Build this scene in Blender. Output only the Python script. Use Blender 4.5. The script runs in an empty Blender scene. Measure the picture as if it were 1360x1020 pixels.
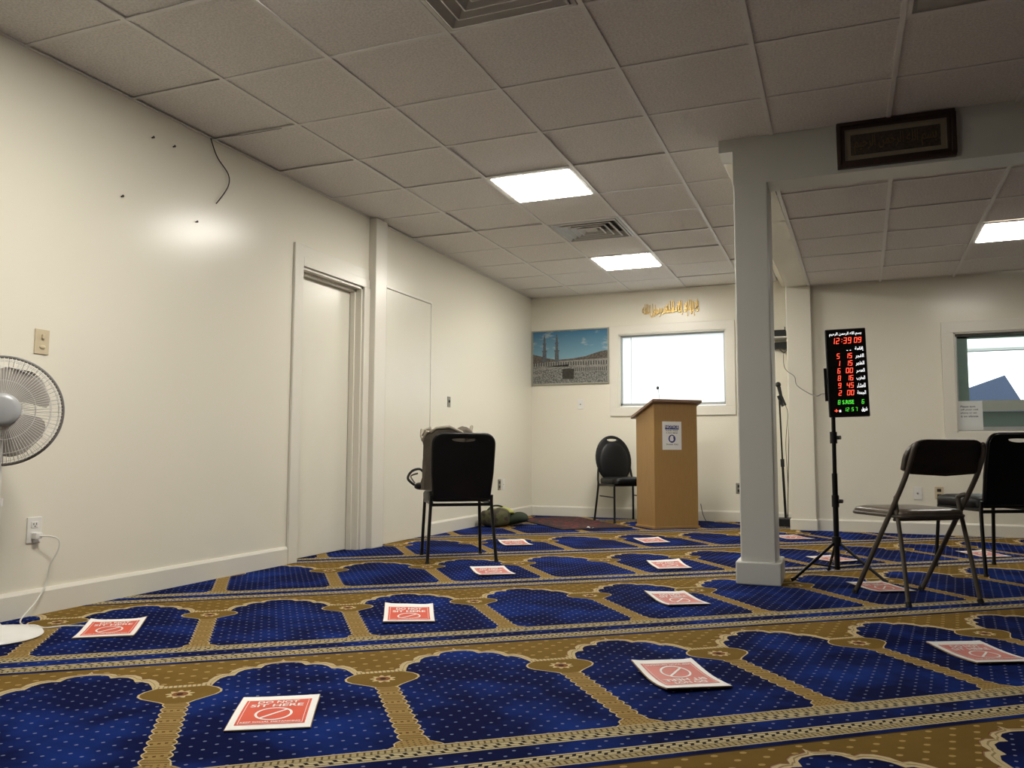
import bpy, bmesh, math, random
from mathutils import Vector, Matrix
random.seed(7)
SC = bpy.context.scene
COL = SC.collection
PI = math.pi
R = math.radians

# ------------------------------------------------------------------ camera, sky, exposure
CAM = Vector((3.4236, 0.0, 0.742))
YAW, PITCH, ROLL = 0.3818, 0.0835, 0.0027
_f = Vector((-math.sin(YAW)*math.cos(PITCH), math.cos(YAW)*math.cos(PITCH), math.sin(PITCH)))
_r = Vector((math.cos(YAW), math.sin(YAW), 0))
_u = _r.cross(_f)
_r2 = _r*math.cos(ROLL) + _u*math.sin(ROLL)
_u2 = -_r*math.sin(ROLL) + _u*math.cos(ROLL)
cd = bpy.data.cameras.new('camera'); cd.sensor_width = 36; cd.lens = 36*1082.8/1360; cd.clip_start = 0.02
cam = bpy.data.objects.new('camera', cd); COL.objects.link(cam)
M = Matrix((( _r2.x, _u2.x, -_f.x, CAM.x), (_r2.y, _u2.y, -_f.y, CAM.y), (_r2.z, _u2.z, -_f.z, CAM.z), (0, 0, 0, 1)))
cam.matrix_world = M
SC.camera = cam

world = bpy.data.worlds.new('overcast_sky'); SC.world = world; world.use_nodes = True
bg = world.node_tree.nodes['Background']; bg.inputs[0].default_value = (0.93, 0.97, 1.0, 1); bg.inputs[1].default_value = 1.0
SC.view_settings.view_transform = 'Standard'
SC.view_settings.look = 'None'
SC.view_settings.exposure = 1.75
SC.view_settings.gamma = 1.0
SC.view_settings.use_curve_mapping = False
LAMP = 14.5          # ceiling panel emission

HC = 2.594           # main ceiling height
HR = 2.375           # alcove ceiling height
D = 9.158            # back wall
DR = 8.46            # alcove wall
XR, YF = 9.5, -6.0   # right wall, wall behind the camera

# ------------------------------------------------------------------ node helper
class NT:
    def __init__(s, name):
        s.m = bpy.data.materials.new(name); s.m.use_nodes = True
        s.t = s.m.node_tree; s.n = s.t.nodes; s.l = s.t.links
        s.b = s.n['Principled BSDF']; s.out = s.n['Material Output']
    def inp(s, sock, v):
        if hasattr(v, 'links'): s.l.new(v, sock)
        elif isinstance(v, tuple): sock.default_value = v if len(v) == 4 or sock.type == 'VECTOR' else v + (1,)
        else: sock.default_value = v
    def node(s, kind, **kw):
        n = s.n.new(kind)
        for k, v in kw.items(): setattr(n, k, v)
        return n
    def ma(s, op, a, b=None, c=None, clamp=False):
        n = s.node('ShaderNodeMath', operation=op, use_clamp=clamp)
        s.inp(n.inputs[0], a)
        if b is not None: s.inp(n.inputs[1], b)
        if c is not None: s.inp(n.inputs[2], c)
        return n.outputs[0]
    def add(s, a, b): return s.ma('ADD', a, b)
    def sub(s, a, b): return s.ma('SUBTRACT', a, b)
    def mul(s, a, b): return s.ma('MULTIPLY', a, b)
    def absv(s, a): return s.ma('ABSOLUTE', a)
    def mod(s, a, b): return s.ma('FLOORED_MODULO', a, b)
    def lt(s, a, b): return s.ma('LESS_THAN', a, b)
    def gt(s, a, b): return s.ma('GREATER_THAN', a, b)
    def band(s, x, lo, hi): return s.mul(s.gt(x, lo), s.lt(x, hi))
    def orr(s, a, b): return s.ma('MAXIMUM', a, b)
    def mix(s, fac, a, b):
        n = s.node('ShaderNodeMix', data_type='RGBA')
        s.inp(n.inputs[0], fac); s.inp(n.inputs[6], a); s.inp(n.inputs[7], b)
        return n.outputs[2]
    def noise(s, scale, detail=2, vec=None, rough=0.5):
        n = s.node('ShaderNodeTexNoise'); n.inputs['Scale'].default_value = scale
        n.inputs['Detail'].default_value = detail; n.inputs['Roughness'].default_value = rough
        if vec is not None: s.l.new(vec, n.inputs['Vector'])
        return n.outputs['Fac']
    def obj(s): return s.node('ShaderNodeTexCoord').outputs['Object']
    def maprange(s, v, a, b, c, d):
        n = s.node('ShaderNodeMapRange')
        s.inp(n.inputs[0], v)
        for i, q in enumerate((a, b, c, d)): n.inputs[i+1].default_value = q
        return n.outputs[0]
    def curve(s, x, x0, x1, pts, y0, y1):
        # float curve over x0..x1 -> y0..y1, straight segments
        n = s.node('ShaderNodeFloatCurve')
        c = n.mapping.curves[0]
        P = [((a-x0)/(x1-x0), (b-y0)/(y1-y0)) for a, b in pts]
        while len(c.points) < len(P): c.points.new(0.5, 0.5)
        for pt, q in zip(c.points, P): pt.location = q; pt.handle_type = 'VECTOR'
        n.mapping.update()
        s.inp(n.inputs['Value'], s.maprange(x, x0, x1, 0, 1))
        return s.maprange(n.outputs[0], 0, 1, y0, y1)
    def bump(s, h, strength, dist=0.01):
        n = s.node('ShaderNodeBump'); n.inputs['Strength'].default_value = strength; n.inputs['Distance'].default_value = dist
        s.l.new(h, n.inputs['Height']); s.l.new(n.outputs[0], s.b.inputs['Normal'])
    def fin(s, col, rough=0.5, metal=0.0, spec=0.5):
        s.inp(s.b.inputs['Base Color'], col); s.inp(s.b.inputs['Roughness'], rough)
        s.b.inputs['Metallic'].default_value = metal; s.b.inputs['Specular IOR Level'].default_value = spec
        return s.m

def pmat(name, col, rough=0.5, metal=0.0, spec=0.5, var=0.06, scale=18.0, bump=0.0, bscale=200.0, coat=0.0):
    t = NT(name)
    n = t.noise(scale, 3, t.obj())
    c2 = tuple(max(0, c*(1-var*2)) for c in col)
    c3 = tuple(min(1, c*(1+var)) for c in col)
    m = t.fin(t.mix(n, c2, c3), rough, metal, spec)
    if bump: t.bump(t.noise(bscale, 2, t.obj()), bump, 0.002)
    if coat: t.b.inputs['Coat Weight'].default_value = coat; t.b.inputs['Coat Roughness'].default_value = 0.15
    return m

def emat(name, col, strength):
    t = NT(name)
    t.b.inputs['Base Color'].default_value = (0.02, 0.02, 0.02, 1)
    t.b.inputs['Emission Color'].default_value = col + (1,)
    t.b.inputs['Emission Strength'].default_value = strength
    return t.m

# ------------------------------------------------------------------ materials
def wall_mat():
    t = NT('semi_gloss_cream_paint')
    o = t.obj()
    n1 = t.noise(1.3, 2, o); n2 = t.noise(260, 2, o)
    c = t.mix(n1, (0.79, 0.755, 0.64), (0.815, 0.785, 0.67))
    t.bump(t.add(n2, t.mul(t.noise(2.2, 2, o), 3.0)), 0.05, 0.002)
    return t.fin(c, 0.24, 0, 0.36)
MW = wall_mat()
MDIM = pmat('grey_brown_wall_paint', (0.22, 0.20, 0.17), 0.6, var=0.04, scale=3)  # unseen walls, made dark to cut bounce light on the right ceiling
MTRIM = pmat('gloss_cream_trim_paint', (0.77, 0.74, 0.65), 0.3, var=0.02, scale=4)
MDOOR = pmat('cream_door_paint', (0.78, 0.75, 0.64), 0.28, var=0.02, scale=3)
def col_mat():
    t = NT('grey_white_column_paint'); o = t.obj()
    t.bump(t.noise(240, 2, o), 0.06, 0.002)
    return t.fin(t.mix(t.noise(2, 4, o), (0.64, 0.65, 0.61), (0.69, 0.70, 0.66)), 0.32)
MCOL = col_mat()
def tile_mat():
    t = NT('speckled_ceiling_tile'); o = t.obj()
    n = t.noise(90, 4, o, 0.7); n2 = t.noise(14, 3, o)
    c = t.mix(t.maprange(n, 0.35, 0.6, 0, 1), (0.68, 0.65, 0.62), (0.90, 0.87, 0.83))
    c = t.mix(t.maprange(n2, 0.3, 0.75, 0, 0.25), c, (0.68, 0.65, 0.62))
    t.bump(n, 0.5, 0.004)
    return t.fin(c, 0.95, 0, 0.1)
MTILE = tile_mat()
MGRID = pmat('white_grid_enamel', (0.82, 0.80, 0.77), 0.45, var=0.03)
MVENT = pmat('off_white_vent_enamel', (0.55, 0.54, 0.50), 0.4, var=0.04)
MVENTD = pmat('dark_vent_throat', (0.16, 0.15, 0.14), 0.8)
MLIGHT = emat('lit_panel_diffuser', (1.0, 0.955, 0.87), LAMP)
MLIGHTN = emat('bright_lit_panel_diffuser', (1.0, 0.95, 0.86), LAMP*1.35)
MLIGHTA = emat('dim_lit_panel_diffuser', (1.0, 0.94, 0.84), LAMP*.46)
MOFF = pmat('unlit_panel_diffuser', (0.42, 0.40, 0.36), 0.5)
MBLACK = pmat('black_vinyl', (0.0035, 0.0035, 0.004), 0.45, spec=0.3, var=0.2, scale=40, bump=0.15)
MBLACKM = pmat('black_powder_coat', (0.004, 0.004, 0.0045), 0.38, spec=0.4, var=0.1)
MBLACKP = pmat('black_plastic', (0.006, 0.006, 0.007), 0.4, var=0.1)
MRUBBER = pmat('black_rubber_tip', (0.02, 0.02, 0.02), 0.8)
MFOLD = pmat('taupe_enamel_tube', (0.105, 0.09, 0.072), 0.36, var=0.08)
MFSEAT = pmat('taupe_vinyl_seat', (0.16, 0.13, 0.10), 0.3, var=0.12, bump=0.1)
MFBACK = pmat('dark_taupe_back_panel', (0.05, 0.042, 0.033), 0.38, var=0.1)
MCHROME = pmat('worn_chrome', (0.6, 0.6, 0.58), 0.25, 1.0, var=0.03)
MIVORY = pmat('ivory_plastic', (0.62, 0.53, 0.36), 0.35, var=0.02)
MWHITEP = pmat('white_plastic', (0.78, 0.77, 0.73), 0.35, var=0.02)
MSLOT = pmat('dark_slot', (0.03, 0.028, 0.025), 0.6)
MBRASSD = pmat('dull_metal_plate', (0.30, 0.29, 0.24), 0.4, 0.6, var=0.08)
MPAPER = pmat('white_paper', (0.82, 0.81, 0.78), 0.6, var=0.02, scale=5)
MRED = pmat('orange_red_print', (0.66, 0.075, 0.030), 0.55, var=0.08, scale=9)
MREDF = pmat('faded_red_print', (0.60, 0.150, 0.115), 0.5, var=0.14, scale=12)
MCARD = pmat('frayed_cardboard_backing', (0.30, 0.20, 0.12), 0.9, var=0.2, scale=60)
MPRINTK = pmat('black_print', (0.02, 0.02, 0.025), 0.6)
MPRINTB = pmat('navy_print', (0.025, 0.05, 0.22), 0.6)
MCABLE = pmat('dark_cable', (0.045, 0.04, 0.035), 0.5)
MCABLEW = pmat('white_cable', (0.72, 0.71, 0.66), 0.45, var=0.02)
MGOLD = pmat('polished_gold_letters', (0.38, 0.255, 0.085), 0.36, 0.85, var=0.1, scale=30)
def wood_mat(name, c1, c2, rough=0.4, sc=(14, 14, 1.2)):
    t = NT(name)
    mp = t.node('ShaderNodeMapping'); mp.inputs['Scale'].default_value = sc
    t.l.new(t.obj(), mp.inputs[0])
    n = t.noise(6, 5, mp.outputs[0], 0.65)
    return t.fin(t.mix(n, c1, c2), rough)
MWOOD = wood_mat('maple_veneer', (0.31, 0.172, 0.058), (0.44, 0.27, 0.10))
MWOODT = wood_mat('walnut_brown_top', (0.17, 0.10, 0.065), (0.27, 0.165, 0.11), 0.35)
MFRAMEW = wood_mat('dark_mahogany_frame', (0.018, 0.009, 0.006), (0.055, 0.028, 0.018), 0.4)

def carpet_mat():
    t = NT('blue_gold_prayer_carpet')
    o = t.obj()
    th = R(38.3); T = 0.6205; PS = 1.275
    def dot(v):
        n = t.node('ShaderNodeVectorMath', operation='DOT_PRODUCT'); t.l.new(o, n.inputs[0]); n.inputs[1].default_value = v
        return n.outputs['Value']
    u = dot((math.cos(th), math.sin(th), 0)); s = dot((-math.sin(th), math.cos(th), 0))
    du = t.sub(t.mod(t.add(u, T/2 - 3.06 + 10*T), T), T/2)      # signed distance to pillar
    a = t.absv(du)
    b = t.sub(T/2, a)                                            # distance from niche centre
    ps = t.mod(t.add(s, 0.01), PS)
    # -- colours
    nap = t.noise(3.4, 3, o, 0.55)
    fine = t.noise(420, 1, o)
    navy = t.mix(t.maprange(nap, 0.44, 0.70, 0, 1), (0.0016, 0.0032, 0.030), (0.0055, 0.022, 0.145))
    navy = t.mix(t.mul(fine, 0.35), navy, (0.003, 0.006, 0.035))
    gold = t.mix(nap, (0.100, 0.060, 0.013), (0.175, 0.112, 0.030))
    gold = t.mix(t.mul(fine, 0.35), gold, (0.08, 0.042, 0.008))
    cream = t.mix(fine, (0.42, 0.33, 0.17), (0.62, 0.52, 0.32))
    goldl = t.mix(fine, (0.21, 0.135, 0.042), (0.31, 0.215, 0.085))
    dark = (0.018, 0.014, 0.012)
    # -- navy dots on a staggered lattice
    g = T/10
    def lattice(gx, gy, rx, ry):
        x1 = t.sub(t.mod(u, gx), gx/2); y1 = t.sub(t.mod(ps, gy), gy/2)
        x2 = t.sub(t.mod(t.add(u, gx/2), gx), gx/2); y2 = t.sub(t.mod(t.add(ps, gy/2), gy), gy/2)
        def el(x, y): return t.lt(t.add(t.mul(t.mul(x, x), 1/rx/rx), t.mul(t.mul(y, y), 1/ry/ry)), 1.0)
        return t.orr(el(x1, y1), el(x2, y2))
    dots = lattice(g, g, 0.0050, 0.0040)
    field = t.mix(t.mul(dots, 0.85), navy, (0.17, 0.195, 0.29))
    # -- gold spandrel with little flower marks
    gd = lattice(g*1.3, g*1.3, 0.0095, 0.0065)
    spand = t.mix(t.mul(gd, 0.6), gold, (0.46, 0.33, 0.13))
    # -- scalloped arch, outer and inner outline
    outp = [(0, .996), (.008, .970), (.03, .964), (.06, .958), (.082, .942), (.092, .916), (.115, .924), (.145, .914), (.168, .886), (.176, .850), (.198, .850), (.220, .826), (.234, .790), (.238, .762), (.252, .758), (.256, .738), (T/2, .738)]
    inp_ = [(0, .946), (.04, .940), (.062, .924), (.074, .890), (.100, .894), (.128, .882), (.148, .854), (.158, .818), (.180, .816), (.202, .792), (.214, .756), (.222, .722), (.232, .66), (T/2, .60)]
    ho = t.curve(b, 0, T/2, outp, 0.55, 1.05); hi = t.curve(b, 0, T/2, inp_, 0.55, 1.05)
    col = field
    arch_band = t.mul(t.gt(ps, hi), t.lt(ps, ho))
    col = t.mix(t.gt(ps, hi), col, cream)
    edge = t.lt(t.absv(t.sub(ps, t.mul(t.add(ho, hi), 0.5))), 0.0035)      # dark thread inside the border
    col = t.mix(t.mul(edge, 0.75), col, (0.16, 0.10, 0.045))
    rim = t.mul(t.gt(ps, t.sub(ho, 0.005)), t.lt(ps, t.add(ho, 0.003)))
    col = t.mix(t.mul(t.gt(ps, ho), 1.0), col, spand)
    col = t.mix(t.mul(rim, 0.7), col, (0.10, 0.028, 0.018))
    # -- capital
    cw = t.curve(ps, 0.52, 0.74, [(0.52, .030), (0.545, .036), (.565, .052), (.59, .080), (.615, .108), (.64, .122), (.665, .122), (.69, .110), (.71, .090), (.722, .075), (.74, .07)], 0, 0.15)
    incap_y = t.band(ps, 0.535, 0.722)
    col = t.mix(t.mul(incap_y, t.lt(a, cw)), col, cream)
    col = t.mix(t.mul(t.band(ps, 0.540, 0.722), t.lt(a, t.sub(cw, 0.007))), col, gold)
    topline = t.mul(t.band(ps, 0.718, 0.742), t.lt(a, 0.085))
    col = t.mix(topline, col, cream)
    col = t.mix(t.mul(topline, t.mul(t.lt(t.mod(u, 0.014), 0.005), 0.7)), col, (0.12, 0.07, 0.03))
    # flower
    yy = t.sub(ps, 0.642); r = t.ma('SQRT', t.add(t.mul(du, du), t.mul(yy, yy)))
    ang = t.ma('ARCTAN2', yy, du)
    rp = t.add(0.036, t.mul(t.ma('SINE', t.mul(ang, 9.0)), 0.007))
    col = t.mix(t.lt(r, rp), col, cream)
    col = t.mix(t.lt(r, 0.024), col, (0.16, 0.07, 0.03))
    col = t.mix(t.lt(r, 0.010), col, (0.025, 0.012, 0.012))
    # -- pillar (twisted rope with bead blocks)
    inp2 = t.lt(ps, 0.548)
    scal = t.mul(t.absv(t.ma('SINE', t.mul(t.add(ps, t.mul(du, 0.25)), PI/0.046))), 0.010)
    foot = t.mul(t.maprange(ps, 0.0, 0.055, 1, 0), 0.034)
    pw = t.add(t.add(0.029, scal), foot)
    rope = t.lt(t.mod(t.add(ps, t.mul(du, 0.22)), 0.0155), 0.0042)
    beads = t.lt(t.mod(ps, 0.092), 0.030)
    beadp = t.mul(t.lt(t.mod(t.add(du, 0.1), 0.018), 0.008), t.lt(t.absv(t.sub(t.mod(ps, 0.092), 0.015)), 0.005))
    pc = t.mix(t.mul(rope, t.sub(1.0, beads)), goldl, (0.07, 0.035, 0.012))
    pc = t.mix(beadp, pc, (0.09, 0.045, 0.015))
    pc = t.mix(t.lt(ps, 0.05), pc, t.mix(t.mul(t.lt(t.mod(u, 0.016), 0.006), t.lt(t.mod(ps, 0.014), 0.006)), goldl, (0.10, 0.055, 0.02)))
    inpil = t.mul(inp2, t.lt(a, pw))
    col = t.mix(inpil, col, cream)
    col = t.mix(t.mul(inp2, t.lt(a, t.sub(pw, 0.004))), col, pc)
    # -- stripes
    q = t.sub(ps, PS)
    col = t.mix(t.gt(q, -0.252), col, field)
    col = t.mix(t.band(q, -0.252, -0.244), col, dark)
    def stripe(c0, lo, hi, flip):
        w = hi - lo
        m = t.band(q, lo, hi)
        x = t.mul(t.sub(q, lo), 1/w)
        if flip: x = t.sub(1.0, x)
        ph = t.mod(t.add(t.mul(u, 1/0.034), t.mul(x, 0.9)), 1.0)
        ph2 = t.mod(t.add(t.mul(u, 1/0.034), t.add(t.mul(x, 0.9), 0.5)), 1.0)
        ph3 = t.mod(t.add(t.mul(u, 1/0.017), t.mul(x, -0.5)), 1.0)
        cr = t.mix(fine, (0.36, 0.30, 0.17), (0.54, 0.47, 0.30))
        c = cr
        c = t.mix(t.band(x, 0.10, 0.52), c, dark)
        c = t.mix(t.mul(t.band(x, 0.14, 0.30), t.lt(ph, 0.70)), c, cr)
        c = t.mix(t.mul(t.band(x, 0.33, 0.49), t.lt(ph2, 0.70)), c, cr)
        c = t.mix(t.band(x, 0.58, 0.92), c, (0.10, 0.070, 0.030))
        c = t.mix(t.mul(t.band(x, 0.62, 0.88), t.lt(ph3, 0.68)), c, (0.34, 0.275, 0.15))
        return t.mix(m, c0, c)
    col = stripe(col, -0.072, 0.0, False); col = stripe(col, -0.222, -0.150, True)
    m = t.fin(col, 0.9, 0, 0.04)
    vm = t.node('ShaderNodeVectorMath', operation='SCALE'); t.l.new(col, vm.inputs[0]); vm.inputs['Scale'].default_value = 6.0
    t.b.inputs['Sheen Weight'].default_value = 0.65
    t.b.inputs['Sheen Roughness'].default_value = 0.35
    t.inp(t.b.inputs['Sheen Tint'], vm.outputs[0])
    t.bump(t.add(t.mul(fine, 0.5), t.noise(9, 3, o)), 0.22, 0.008)
    return m
MCARPET = carpet_mat()

# ------------------------------------------------------------------ mesh helpers
class G:
    def __init__(s): s.v = []; s.f = []; s.mi = []; s.cur = 0
    def face(s, idx): s.f.append(idx); s.mi.append(s.cur)
    def add(s, vs, fs, mat=None):
        o = len(s.v); s.v += [Vector(p) for p in vs]
        if mat: s.v[o:] = [mat @ p for p in s.v[o:]]
        for f in fs: s.face([o+i for i in f])
        return s
    def box(s, x0, x1, y0, y1, z0, z1, mat=None):
        vs = [(x, y, z) for x in (x0, x1) for y in (y0, y1) for z in (z0, z1)]
        return s.add(vs, [(0,1,3,2),(4,6,7,5),(0,4,5,1),(2,3,7,6),(0,2,6,4),(1,5,7,3)], mat)
    def prism(s, poly, z0, z1, mat=None):          # poly CCW in xy
        n = len(poly)
        vs = [(x, y, z0) for x, y in poly] + [(x, y, z1) for x, y in poly]
        fs = [tuple(range(n-1, -1, -1)), tuple(range(n, 2*n))] + [(i, (i+1) % n, n+(i+1) % n, n+i) for i in range(n)]
        return s.add(vs, fs, mat)
    def tube(s, pts, r, seg=10, closed=False, caps=True, mat=None):
        pts = [Vector(p) for p in pts]; n = len(pts); rs = r if isinstance(r, (list, tuple)) else [r]*n
        vs = []; up = None
        for i, p in enumerate(pts):
            if closed: t = (pts[(i+1) % n] - pts[i-1]).normalized()
            else: t = (pts[min(i+1, n-1)] - pts[max(i-1, 0)]).normalized()
            if up is None: up = Vector((0, 0, 1)) if abs(t.z) < 0.95 else Vector((1, 0, 0))
            x = up.cross(t)
            if x.length < 1e-4: x = Vector((1, 0.3, 0)).cross(t)
            x.normalize(); y = t.cross(x); up = y
            for k in range(seg):
                an = 2*PI*k/seg; vs.append(p + (x*math.cos(an) + y*math.sin(an))*rs[i])
        fs = []
        for i in range(n if closed else n-1):
            j = (i+1) % n
            for k in range(seg):
                k2 = (k+1) % seg; fs.append((i*seg+k, i*seg+k2, j*seg+k2, j*seg+k))
        if caps and not closed:
            fs.append(tuple(range(seg-1, -1, -1))); fs.append(tuple(range((n-1)*seg, n*seg)))
        return s.add(vs, fs, mat)
    def lathe(s, prof, seg=24, mat=None):           # prof (r,z)
        vs = []; fs = []; n = len(prof)
        for r, z in prof:
            for k in range(seg):
                an = 2*PI*k/seg; vs.append((r*math.cos(an), r*math.sin(an), z))
        for i in range(n-1):
            for k in range(seg):
                k2 = (k+1) % seg; fs.append((i*seg+k, i*seg+k2, (i+1)*seg+k2, (i+1)*seg+k))
        fs.append(tuple(range(seg-1, -1, -1))); fs.append(tuple(range((n-1)*seg, n*seg)))
        return s.add(vs, fs, mat)
    def ball(s, c, rx, ry, rz, seg=16, rings=10, p=1.0, mat=None):   # superellipsoid when p<1
        def sp(v): return math.copysign(abs(v)**p, v)
        vs = []; fs = []
        for i in range(rings+1):
            ph = -PI/2 + PI*i/rings
            for k in range(seg):
                an = 2*PI*k/seg
                vs.append((c[0]+rx*sp(math.cos(ph))*sp(math.cos(an)), c[1]+ry*sp(math.cos(ph))*sp(math.sin(an)), c[2]+rz*sp(math.sin(ph))))
        for i in range(rings):
            for k in range(seg):
                k2 = (k+1) % seg; fs.append((i*seg+k, i*seg+k2, (i+1)*seg+k2, (i+1)*seg+k))
        return s.add(vs, fs, mat)
    def xf(s, m): s.v = [m @ v for v in s.v]; return s
    def fn(s, f): s.v = [Vector(f(v)) for v in s.v]; return s
    def build(s, name, mat, parent=None, bevel=0.0, smooth=False, seg=2):
        me = bpy.data.meshes.new(name)
        me.from_pydata([tuple(v) for v in s.v], [], s.f)
        mats = mat if isinstance(mat, list) else [mat]
        for m_ in mats: me.materials.append(m_)
        if len(mats) > 1:
            for p, i in zip(me.polygons, s.mi): p.material_index = i
        bm = bmesh.new(); bm.from_mesh(me)
        bmesh.ops.remove_doubles(bm, verts=bm.verts, dist=1e-6)
        bmesh.ops.recalc_face_normals(bm, faces=bm.faces)
        if bevel:
            ed = [e for e in bm.edges if len(e.link_faces) == 2 and e.calc_face_angle(0) > 0.6]
            bmesh.ops.bevel(bm, geom=ed, offset=bevel, segments=seg, profile=0.5, affect='EDGES', clamp_overlap=True)
        bm.to_mesh(me); bm.free()
        if smooth:
            for p in me.polygons: p.use_smooth = True
            me.set_sharp_from_angle(angle=R(55))
        o = bpy.data.objects.new(name, me); COL.objects.link(o)
        if parent: o.parent = parent
        return o

def tag(o, label=None, cat=None, group=None, kind=None):
    if label: o['label'] = label
    if cat: o['category'] = cat
    if group: o['group'] = group
    if kind: o['kind'] = kind
    return o
def thing(name, label, cat, loc=(0, 0, 0), rz=0.0, group=None):
    o = bpy.data.objects.new(name, None); COL.objects.link(o); o.empty_display_size = 0.1
    o.location = loc; o.rotation_euler = (0, 0, rz)
    return tag(o, label, cat, group)
def struct(o): o['kind'] = 'structure'; return o
def copy_tree(o, parent=None):
    c = o.copy(); COL.objects.link(c); c.parent = parent
    for ch in list(o.children): copy_tree(ch, c)
    return c
def arc(c, r, a0, a1, n):
    return [(c[0]+r*math.cos(R(a0+(a1-a0)*i/n)), c[1]+r*math.sin(R(a0+(a1-a0)*i/n))) for i in range(n+1)]
def rrect(x0, x1, y0, y1, r, n=5):
    return arc((x1-r, y0+r), r, -90, 0, n)+arc((x1-r, y1-r), r, 0, 90, n)+arc((x0+r, y1-r), r, 90, 180, n)+arc((x0+r, y0+r), r, 180, 270, n)
def smoothpath(pts, n=8):
    P = [Vector(p) for p in pts]; out = []
    for i in range(len(P)-1):
        p0 = P[max(i-1, 0)]; p1 = P[i]; p2 = P[i+1]; p3 = P[min(i+2, len(P)-1)]
        for k in range(n):
            t = k/n
            out.append(0.5*((2*p1)+(p2-p0)*t+(2*p0-5*p1+4*p2-p3)*t*t+(3*p1-p0-3*p2+p3)*t**3))
    out.append(P[-1]); return out

# text -> flat or extruded geometry
_tc = {}
def text_geo(body, extrude=0.0, bold=0.0, res=3):
    key = (body, extrude, bold)
    if key not in _tc:
        c = bpy.data.curves.new('tmp', 'FONT'); c.body = body; c.size = 1.0; c.extrude = extrude; c.offset = bold
        c.resolution_u = res; c.align_x = 'CENTER'; c.align_y = 'CENTER'
        o = bpy.data.objects.new('tmp', c); COL.objects.link(o)
        dg = bpy.context.evaluated_depsgraph_get(); dg.update()
        me = bpy.data.meshes.new_from_object(o.evaluated_get(dg))
        vs = [v.co.copy() for v in me.vertices]; fs = [tuple(p.vertices) for p in me.polygons]
        bpy.data.objects.remove(o); bpy.data.curves.remove(c); bpy.data.meshes.remove(me)
        x0 = min(v.x for v in vs); x1 = max(v.x for v in vs); y0 = min(v.y for v in vs); y1 = max(v.y for v in vs)
        _tc[key] = (vs, fs, x0, x1, y0, y1)
    return _tc[key]
def put_text(g, body, x0, x1, y0, y1, z=0.0, extrude=0.0, bold=0.0, mat=None, ze=1.0):
    """fit text into the box x0..x1 by y0..y1 at height z (local xy plane)"""
    vs, fs, a0, a1, b0, b1 = text_geo(body, extrude, bold)
    sx = (x1-x0)/(a1-a0); sy = (y1-y0)/(b1-b0)
    g.add([(x0+(v.x-a0)*sx, y0+(v.y-b0)*sy, z+v.z*ze) for v in vs], fs, mat)
    return g

# joined arabic letters (presentation forms, written left to right)
_AR = {'ا': (0xFE8D, 0xFE8E), 'ب': (0xFE8F,)*1, 'ت': (0xFE95,), 'ج': (0xFE9D,), 'ح': (0xFEA1,), 'د': (0xFEA9, 0xFEAA), 'ر': (0xFEAD, 0xFEAE),
       'س': (0xFEB1,), 'ش': (0xFEB5,), 'ص': (0xFEB9,), 'ظ': (0xFEC5,), 'ع': (0xFEC9,), 'غ': (0xFECD,), 'ف': (0xFED1,), 'ق': (0xFED5,),
       'ل': (0xFEDD,), 'م': (0xFEE1,), 'ن': (0xFEE5,), 'ه': (0xFEE9,), 'و': (0xFEED, 0xFEEE), 'ي': (0xFEF1,), 'ء': (0xFE80, 0xFE80),
       'إ': (0xFE87, 0xFE88), 'أ': (0xFE83, 0xFE84), 'ة': (0xFE93, 0xFE94)}
def arabic(s):
    out = []
    for w in s.split(' '):
        seq = []; prev = False; i = 0
        while i < len(w):
            ch = w[i]; nxt = w[i+1] if i+1 < len(w) else None
            if ch == 'ل' and nxt in ('ا', 'إ', 'أ'):
                base = {'ا': 0xFEFB, 'إ': 0xFEF9, 'أ': 0xFEF7}[nxt]
                seq.append(chr(base + (1 if prev else 0))); prev = False; i += 2; continue
            fm = _AR[ch]
            if len(fm) == 2: seq.append(chr(fm[1] if prev else fm[0])); prev = False
            else:
                joins = nxt is not None and nxt != 'ء'
                k = (3 if joins else 1) if prev else (2 if joins else 0)
                seq.append(chr(fm[0]+k)); prev = joins
            i += 1
        out.append(''.join(reversed(seq)))
    return ' '.join(reversed(out))

# ------------------------------------------------------------------ the room
g = G(); g.box(-0.15, XR+0.15, YF-0.15, D+0.15, -0.12, 0.0)
fl = struct(g.build('floor', MCARPET)); tag(fl, 'royal blue carpet with gold arched prayer niches in slanting rows', 'carpet')

# left wall with two door openings
A0, A1, AZ = 4.605, 5.405, 2.035       # first door opening
B0, B1, BZ = 5.745, 6.535, 2.085       # flush door
g = G()
g.box(-0.16, 0, YF-0.15, A0, 0, HC+.15); g.box(-0.16, 0, A1, B0, 0, HC+.15); g.box(-0.16, 0, B1, D+0.15, 0, HC+.15)
g.box(-0.16, 0, A0, A1, AZ, HC+.15); g.box(-0.16, 0, B0, B1, BZ, HC+.15); g.box(-0.30, -0.16, A0-.1, B1+.1, 0, HC)
struct(g.build('wall_left', MW))
# back wall with window opening
W0, W1, Z0, Z1 = 1.075, 2.285, 1.255, 2.105
g = G()
g.box(0, W0, D, D+.16, 0, HC+.15); g.box(W1, 3.0, D, D+.16, 0, HC+.15); g.box(W0, W1, D, D+.16, 0, Z0); g.box(W0, W1, D, D+.16, Z1, HC+.15)
struct(g.build('wall_back', MW))
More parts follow.
